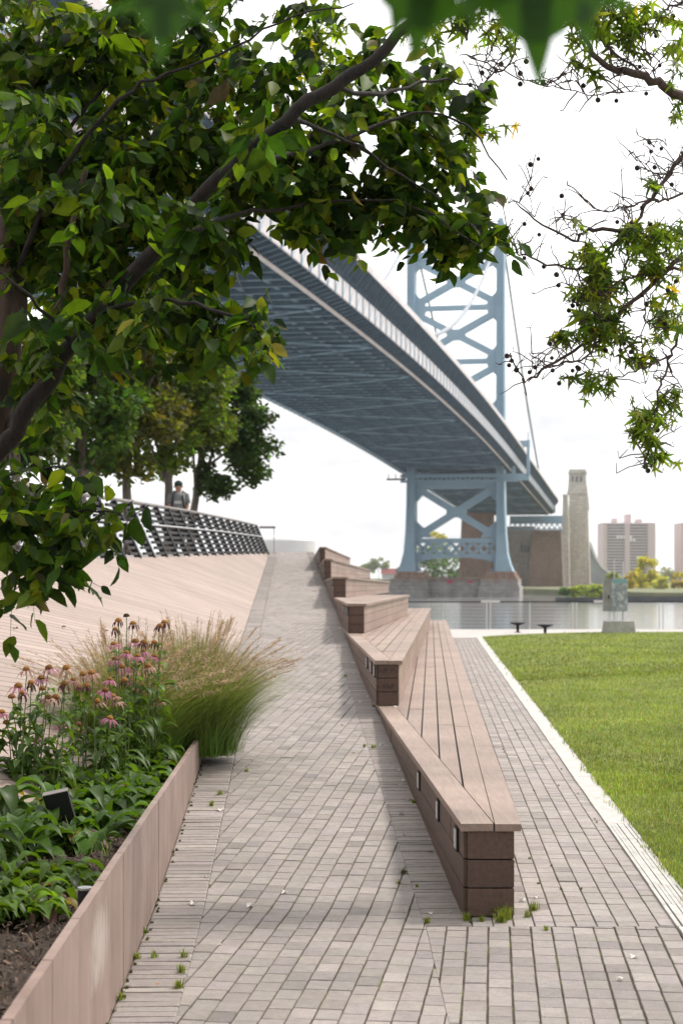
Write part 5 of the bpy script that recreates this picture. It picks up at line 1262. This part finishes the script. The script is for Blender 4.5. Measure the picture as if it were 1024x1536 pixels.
foliage([(150, 300, 6.9, 110, 70, .2, 90), (300, 330, 6.8, 60, 40, .2, 45), (90, 480, 7.0, 60, 60, .2, 50), (420, 200, 6.7, 80, 40, .2, 50), (60, 150, 7.0, 80, 80, .2, 70)], OVAL, OVALF, .094, [(.022, .050, .007), (.055, .095, .010)], [.7, .3], 'leaf', nt_, name='front_leaves')

# ------------------------------------------------------------------ plane tree on the right
pt = empty('plane_tree', (5.2, 7.4, .1), 'plane tree branches with seed balls reaching in from the right', 'tree')
m = MB(); q = wiggle([Vector((5.2, 7.4, 0)), Vector((5.15, 7.4, 2.)), Vector((5.0, 7.5, 4)), Vector((4.7, 7.6, 6.2))], .02, 4); m.tube(q, [lerp(.2, .09, i/(len(q)-1)) for i in range(len(q))], 12); m.build('trunk', 'barkg', pt, True)
PB = [([(1950, -250, 7.9), (1500, 120, 8.7), (1120, 350, 9.2), (1024, 385, 9), (971, 432, 9), (924, 475, 8.9), (881, 513, 8.9), (821, 550, 8.8), (787, 572, 8.8), (765, 529, 8.8)], .024, .0035),
      ([(1300, 380, 9.5), (1150, 350, 9.3), (1024, 354, 9.1), (943, 351, 9), (880, 346, 9), (855, 363, 9), (793, 319, 8.9), (774, 301, 8.9)], .022, .003),
      ([(1150, 240, 9.5), (1040, 225, 9.3), (1002, 260, 9.2), (959, 322, 9.1), (927, 360, 9), (865, 404, 9), (796, 385, 8.9), (774, 376, 8.9), (759, 344, 8.9)], .016, .003),
      ([(941, 352, 9), (939, 390, 8.9), (938, 419, 8.9)], .009, .005), ([(1024, 400, 9.1), (980, 412, 9), (938, 417, 8.9), (900, 440, 8.9), (875, 420, 8.9)], .010, .003),
      ([(1120, 350, 9.2), (1060, 430, 9), (1024, 491, 8.8), (1005, 532, 8.8), (990, 579, 8.7), (980, 632, 8.7), (973, 675, 8.7), (965, 700, 8.7)], .012, .003),
      ([(1005, 533, 8.8), (959, 554, 8.7), (915, 569, 8.7), (895, 556, 8.7)], .006, .0025), ([(1150, 240, 9.5), (1024, 291, 9.3), (987, 300, 9.2), (940, 310, 9.1), (899, 316, 9.1), (868, 290, 9)], .010, .0025),
      ([(971, 432, 9), (940, 460, 9.1), (905, 478, 9.1), (888, 455, 9.1), (868, 430, 9)], .007, .002), ([(865, 404, 9), (880, 440, 9), (890, 470, 8.9), (905, 478, 8.9)], .005, .003),
      ([(821, 550, 8.8), (850, 545, 8.8), (880, 535, 8.8), (905, 505, 8.8)], .004, .006), ([(796, 319, 8.9), (794, 290, 8.9), (796, 265, 8.9)], .003, .0018), ([(865, 350, 9), (845, 330, 9), (846, 318, 9)], .003, .0018), ([(943, 351, 9), (935, 325, 9), (933, 292, 9)], .004, .002),
      ([(1024, 491, 8.8), (980, 491, 8.8), (968, 470, 8.8), (975, 440, 8.8)], .005, .003), ([(821, 550, 8.8), (800, 545, 8.8), (797, 525, 8.8)], .003, .0018), ([(1000, 545, 8.7), (1016, 575, 8.7), (1022, 590, 8.7)], .004, .002), ([(968, 470, 8.8), (960, 520, 8.8), (958, 552, 8.8)], .004, .003),
      ([(2000, -300, 7.8), (1150, 200, 9), (1024, 145, 8.7), (985, 125, 8.6), (937, 106, 8.6), (896, 90, 8.6), (877, 57, 8.6), (877, 19, 8.6), (870, -60, 8.6)], .04, .004),
      ([(937, 108, 8.6), (910, 117, 8.6), (877, 117, 8.6), (852, 123, 8.6)], .006, .002), ([(985, 125, 8.6), (921, 82, 8.6), (890, 41, 8.6), (884, -20, 8.6)], .008, .003), ([(982, 120, 8.6), (975, 90, 8.6), (955, 62, 8.6), (950, 20, 8.6)], .005, .002),
      ([(980, 132, 8.6), (925, 140, 8.5), (874, 139, 8.5), (817, 128, 8.5), (754, 106, 8.5), (700, 82, 8.5)], .002, .004), ([(860, 104, 8.5), (836, 120, 8.5), (812, 134, 8.5)], .004, .002),
      ([(1100, -40, 8.6), (1024, 2, 8.6), (1000, 12, 8.6), (985, 28, 8.6), (970, 50, 8.6)], .009, .003), ([(776, 40, 8.4), (776, 63, 8.4), (757, 101, 8.4), (719, 127, 8.4), (715, 165, 8.4), (712, 200, 8.4)], .007, .003), ([(760, -10, 8.4), (751, 41, 8.4), (735, 80, 8.4), (722, 104, 8.4)], .006, .002),
      ([(1024, 240, 9.2), (1018, 245, 9.2), (1000, 262, 9.2)], .008, .006), ([(1002, 260, 9.2), (985, 262, 9.2), (960, 250, 9.2), (948, 225, 9.2)], .004, .002), ([(968, 248, 9.2), (980, 225, 9.2), (990, 203, 9.2)], .003, .0015), ([(868, 440, 9), (850, 425, 9), (838, 428, 9)], .003, .002), ([(720, -60, 8.4), (700, 20, 8.4), (700, 60, 8.4)], .012, .006)]
tips = []
for L, r0, r1 in PB:
    limb('branch', L, r0, r1, 'twig', pt, .012, 7, 5)
m = MB(); balls = MB(); ballpos = []
for L, r0, r1 in PB:
    pp = wiggle(bpts(L), .0, 6)
    for i in range(3, len(pp)-1):
        x_ = CX+F*pp[i].x/pp[i].y; y_ = HY-F*(pp[i].z-EYE)/pp[i].y
        if x_ > 1060 or y_ < -20: continue
        for _ in range(2):
          if R.random() < .42:
            d = Vector((R.uniform(-1, 1), R.uniform(-.6, .6), R.uniform(-.5, 1.1))).normalized()*R.uniform(.05, .17)
            e = pp[i]+d; e2 = e+Vector((R.uniform(-.04, .04), 0, R.uniform(-.02, .05))); m.tube([pp[i], lerp(pp[i], e, .6)+Vector((0, 0, .01)), e, e2], [.0042, .0036, .0028, .0018], 4)
            if R.random() < .5: f_ = e+Vector((R.uniform(-.05, .05), 0, R.uniform(-.02, .06))); m.tube([e, f_], [.003, .0018], 3)
            if R.random() < .2: ballpos.append(e2+Vector((0, 0, -.03)))
m.build('twigs', 'twig', pt)
for px, py in ((796, 283), (791, 290), (786, 336), (808, 352), (786, 387), (815, 400), (837, 428), (834, 412), (898, 441), (763, 548), (760, 534), (767, 541), (774, 555), (802, 551), (867, 553), (858, 556), (970, 640), (985, 645), (970, 668), (967, 700), (975, 690), (971, 706), (981, 251), (955, 252), (991, 223), (983, 54), (982, 20), (960, 32), (838, 575), (925, 333), (946, 335), (975, 336), (1013, 422), (1001, 436)): ballpos.append(P(px, py, 8.8))
ballpos = ballpos[::-1][:92]
b_ = MB(); b_.ball((0, 0, 0), .013, 8, 6); b_.tube([(0, 0, .05), (0, 0, 0)], .0012, 3); b0 = b_.build('seed_ball', 'ball', None, True)
for i, c in enumerate(ballpos):
    o_ = b0 if i == 0 else b0.copy()
    if i: C.objects.link(o_)
    o_.parent = pt; o_.location = c-pt.location; k_ = R.uniform(.85, 1.2); o_.scale = (k_, k_, k_)
G2 = [(900, 390, 9, 40, 30, .3, 46), (880, 375, 9, 25, 20, .2, 18), (900, 410, 9, 30, 25, .3, 30), (955, 355, 9, 40, 25, .3, 40), (990, 380, 9, 30, 40, .3, 40), (1005, 345, 9, 30, 25, .3, 26), (895, 425, 9, 30, 25, .25, 26), (885, 450, 9, 25, 20, .2, 22), (880, 490, 8.9, 35, 28, .25, 60), (910, 500, 8.9, 25, 28, .2, 32), (915, 465, 8.9, 20, 18, .2, 18), (850, 510, 8.9, 20, 18, .15, 14),
      (990, 470, 8.9, 30, 22, .3, 28), (1015, 480, 8.9, 20, 20, .2, 16), (960, 510, 8.8, 28, 18, .2, 12), (960, 540, 8.8, 18, 10, .15, 14), (905, 575, 8.7, 28, 16, .15, 22), (880, 575, 8.7, 14, 24, .1, 8), (1000, 600, 8.7, 18, 14, .1, 9), (975, 630, 8.7, 25, 22, .15, 32), (960, 645, 8.7, 20, 18, .1, 16), (985, 680, 8.7, 25, 22, .15, 26), (1010, 590, 8.7, 14, 20, .1, 8), (970, 400, 9, 30, 18, .2, 20), (950, 345, 9, 14, 10, .1, 6), (975, 280, 9.2, 16, 12, .1, 7), (925, 400, 9, 35, 60, .3, 20),
      (925, 20, 8.6, 45, 25, .3, 80), (880, 30, 8.6, 20, 40, .3, 34), (1000, 60, 8.6, 22, 35, .2, 16), (1010, 100, 8.6, 20, 20, .2, 12), (1018, 170, 8.6, 12, 28, .15, 12), (880, 110, 8.6, 22, 10, .15, 8), (935, 60, 8.6, 28, 24, .2, 22), (755, 50, 8.4, 25, 45, .3, 30), (745, 185, 8.4, 12, 12, .1, 2), (705, 200, 8.4, 22, 25, .2, 30), (730, 20, 8.4, 60, 30, .3, 60), (660, 30, 8.4, 60, 35, .3, 50), (480, 60, 8.6, 40, 40, .3, 70), (450, 90, 8.6, 20, 25, .2, 24), (860, 40, 8.5, 30, 30, .3, 20), (1000, 30, 8.6, 25, 20, .2, 10)]
G2 = [(a, b, c, rx, ry, d, int(n*1.6)) for a, b, c, rx, ry, d, n in G2]
foliage(G2, STAR, STARF, .078, [(.15, .22, .03), (.10, .16, .028), (.06, .11, .03), (.42, .36, .03)], [.5, .27, .20, .03], 'plane', pt, .9, 'leaves', 6, .22, twigr=.0030)
# close, out of focus leaves hanging just over the camera
ov = empty('overhanging_sprig', P(700, -260, 1.35), 'blurred broad leaves hanging right above the camera', 'leaf sprig')
m = MB()
for c, s, hd, roll in ((P(802, -40, 1.32), .088, (.05, .1, -1), -.1), (P(640, -50, 1.35), .080, (-.12, .1, -1), .2), (P(855, -40, 1.38), .068, (.35, .1, -1), .3), (P(243, -8, 1.3), .055, (.0, .1, -1), .45), (P(700, -90, 1.3), .07, (.1, 0, -1), .1), (P(610, -45, 1.4), .06, (-.2, 0, -1), .1)):
    y = Vector(hd).normalized(); x = y.cross(Vector((roll, -1, .2))).normalized(); z = x.cross(y); T_ = STAR.copy(); T_[:, 0] *= 1.35 if roll < .5 else .8
    # broader lobes
    vs = [c+x*(q[0]*s*1.15)+y*(q[1]*s*1.2)+z*(q[2]*s) for q in T_]; k = R.uniform(.85, 1.1)
    m.add(vs, [tuple(f) for f in STARF], (.03*k, .085*k, .008*k))
    cc = Vector(c)+y*s*.25; ring = [cc+x*(math.cos(a)*s*.40)+y*(math.sin(a)*s*.40)-z*.0008 for a in np.linspace(0, 2*math.pi, 15)[:-1]]
    m.add(ring, [tuple(range(14))], (.03*k, .085*k, .008*k))
m.build('leaves', 'forb', ov)
m = MB()
for a, b in ((P(500, -300, 1.4), P(860, -190, 1.35)),): m.tube(wiggle([a, lerp(a, b, .5), b], .003, 4), .004, 6)
for px in (800, 655, 845, 700, 610): m.tube([P(px, -50, 1.34), P(px-20, -225, 1.36)], .0012, 4)
m.tube([P(245, -40, 1.3), P(300, -230, 1.35), P(500, -300, 1.4)], .0015, 4)
m.build('twig', 'twig', ov)

# ------------------------------------------------------------------ haze
def haze():
    m = MB(); m.box((0, 1250, 62), (3600, 2900, 0), 0)
    m = MB(); x0, x1, y0, y1, z0, z1 = -4100, 4100, -410, 6100, -8.2, 135
    m.hexa([(x0, y0, z0), (x1, y0, z0), (x1, y1, z0), (x0, y1, z0), (x0, y0, z1), (x1, y0, z1), (x1, y1, z1), (x0, y1, z1)])
    mt = bpy.data.materials.new('river_haze'); t = nt(mt); v = node(t, 'ShaderNodeVolumePrincipled')
    v.inputs['Color'].default_value = (.95, .97, 1, 1); v.inputs['Density'].default_value = HAZE; v.inputs['Anisotropy'].default_value = .3
    o = node(t, 'ShaderNodeOutputMaterial'); t.links.new(v.outputs[0], o.inputs['Volume'])
    tag(m.build('haze', mt), 'thin pale haze over the river', 'haze', kind='stuff')
HAZE = .00012
haze()

# ------------------------------------------------------------------ sky and sun
SAZ, SEL = 60, 54           # degrees right of the view direction, elevation
sd = Vector((math.sin(rad(SAZ))*math.cos(rad(SEL)), math.cos(rad(SAZ))*math.cos(rad(SEL)), math.sin(rad(SEL))))
w = bpy.data.worlds.new('World'); sc.world = w; w.use_nodes = True; t = w.node_tree; t.nodes.clear()
sk = node(t, 'ShaderNodeTexSky', sky_type='NISHITA'); sk.sun_disc = False; sk.sun_elevation = rad(SEL); sk.sun_rotation = rad(SAZ); sk.air_density = 1.2; sk.dust_density = 3
tc = node(t, 'ShaderNodeTexCoord').outputs['Generated']
cl = noise(t, 2.2, 6, .55, tc, (1, 1, 2.6))
dp = node(t, 'ShaderNodeVectorMath', operation='DOT_PRODUCT'); t.links.new(tc, dp.inputs[0]); dp.inputs[1].default_value = tuple(Vector((sd.x*.5, sd.y+.35, sd.z)).normalized())
gl = node(t, 'ShaderNodeMapRange'); gl.inputs[1].default_value = -.75; gl.inputs[2].default_value = .35; gl.inputs[3].default_value = 1.6; gl.inputs[4].default_value = 16.; t.links.new(dp.outputs['Value'], gl.inputs[0])
cb_ = ramp(t, cl, (.36, (.50, .50, .52)), (.52, (1.0, .995, .99)))
cc_ = node(t, 'ShaderNodeVectorMath', operation='SCALE'); t.links.new(cb_, cc_.inputs[0]); t.links.new(gl.outputs[0], cc_.inputs['Scale'])
mx = mixc(t, .88, sk.outputs[0], cc_.outputs[0])
bg = node(t, 'ShaderNodeBackground'); bg.inputs['Strength'].default_value = .10; t.links.new(mx, bg.inputs[0])
o = node(t, 'ShaderNodeOutputWorld'); t.links.new(bg.outputs[0], o.inputs[0])
L = bpy.data.lights.new('sun', 'SUN'); L.energy = 3.2; L.angle = rad(7); L.color = (1, .94, .86)
lo = bpy.data.objects.new('sun', L); C.objects.link(lo); lo.rotation_euler = sd.to_track_quat('Z', 'Y').to_euler()

# ------------------------------------------------------------------ camera
cam = bpy.data.cameras.new('camera'); co = bpy.data.objects.new('camera', cam); C.objects.link(co)
co.location = (0, 0, EYE); co.rotation_euler = (rad(90), 0, 0)
cam.sensor_fit = 'AUTO'; cam.sensor_width = 36; cam.lens = F/1536*36; cam.shift_y = (HY-768)/1536
cam.clip_start = .05; cam.clip_end = 9000
cam.dof.use_dof = True; cam.dof.focus_distance = 8.3; cam.dof.aperture_fstop = 4.4
sc.camera = co
sc.view_settings.view_transform = 'Standard'; sc.view_settings.look = 'None'; sc.view_settings.exposure = 0.27; sc.view_settings.gamma = 1
sc.render.engine = 'CYCLES'; cy = sc.cycles
cy.use_denoising = True; cy.max_bounces = 8; cy.diffuse_bounces = 3; cy.glossy_bounces = 3; cy.transmission_bounces = 4; cy.volume_bounces = 0; cy.sample_clamp_indirect = 6
cy.use_adaptive_sampling = True; cy.adaptive_threshold = .02
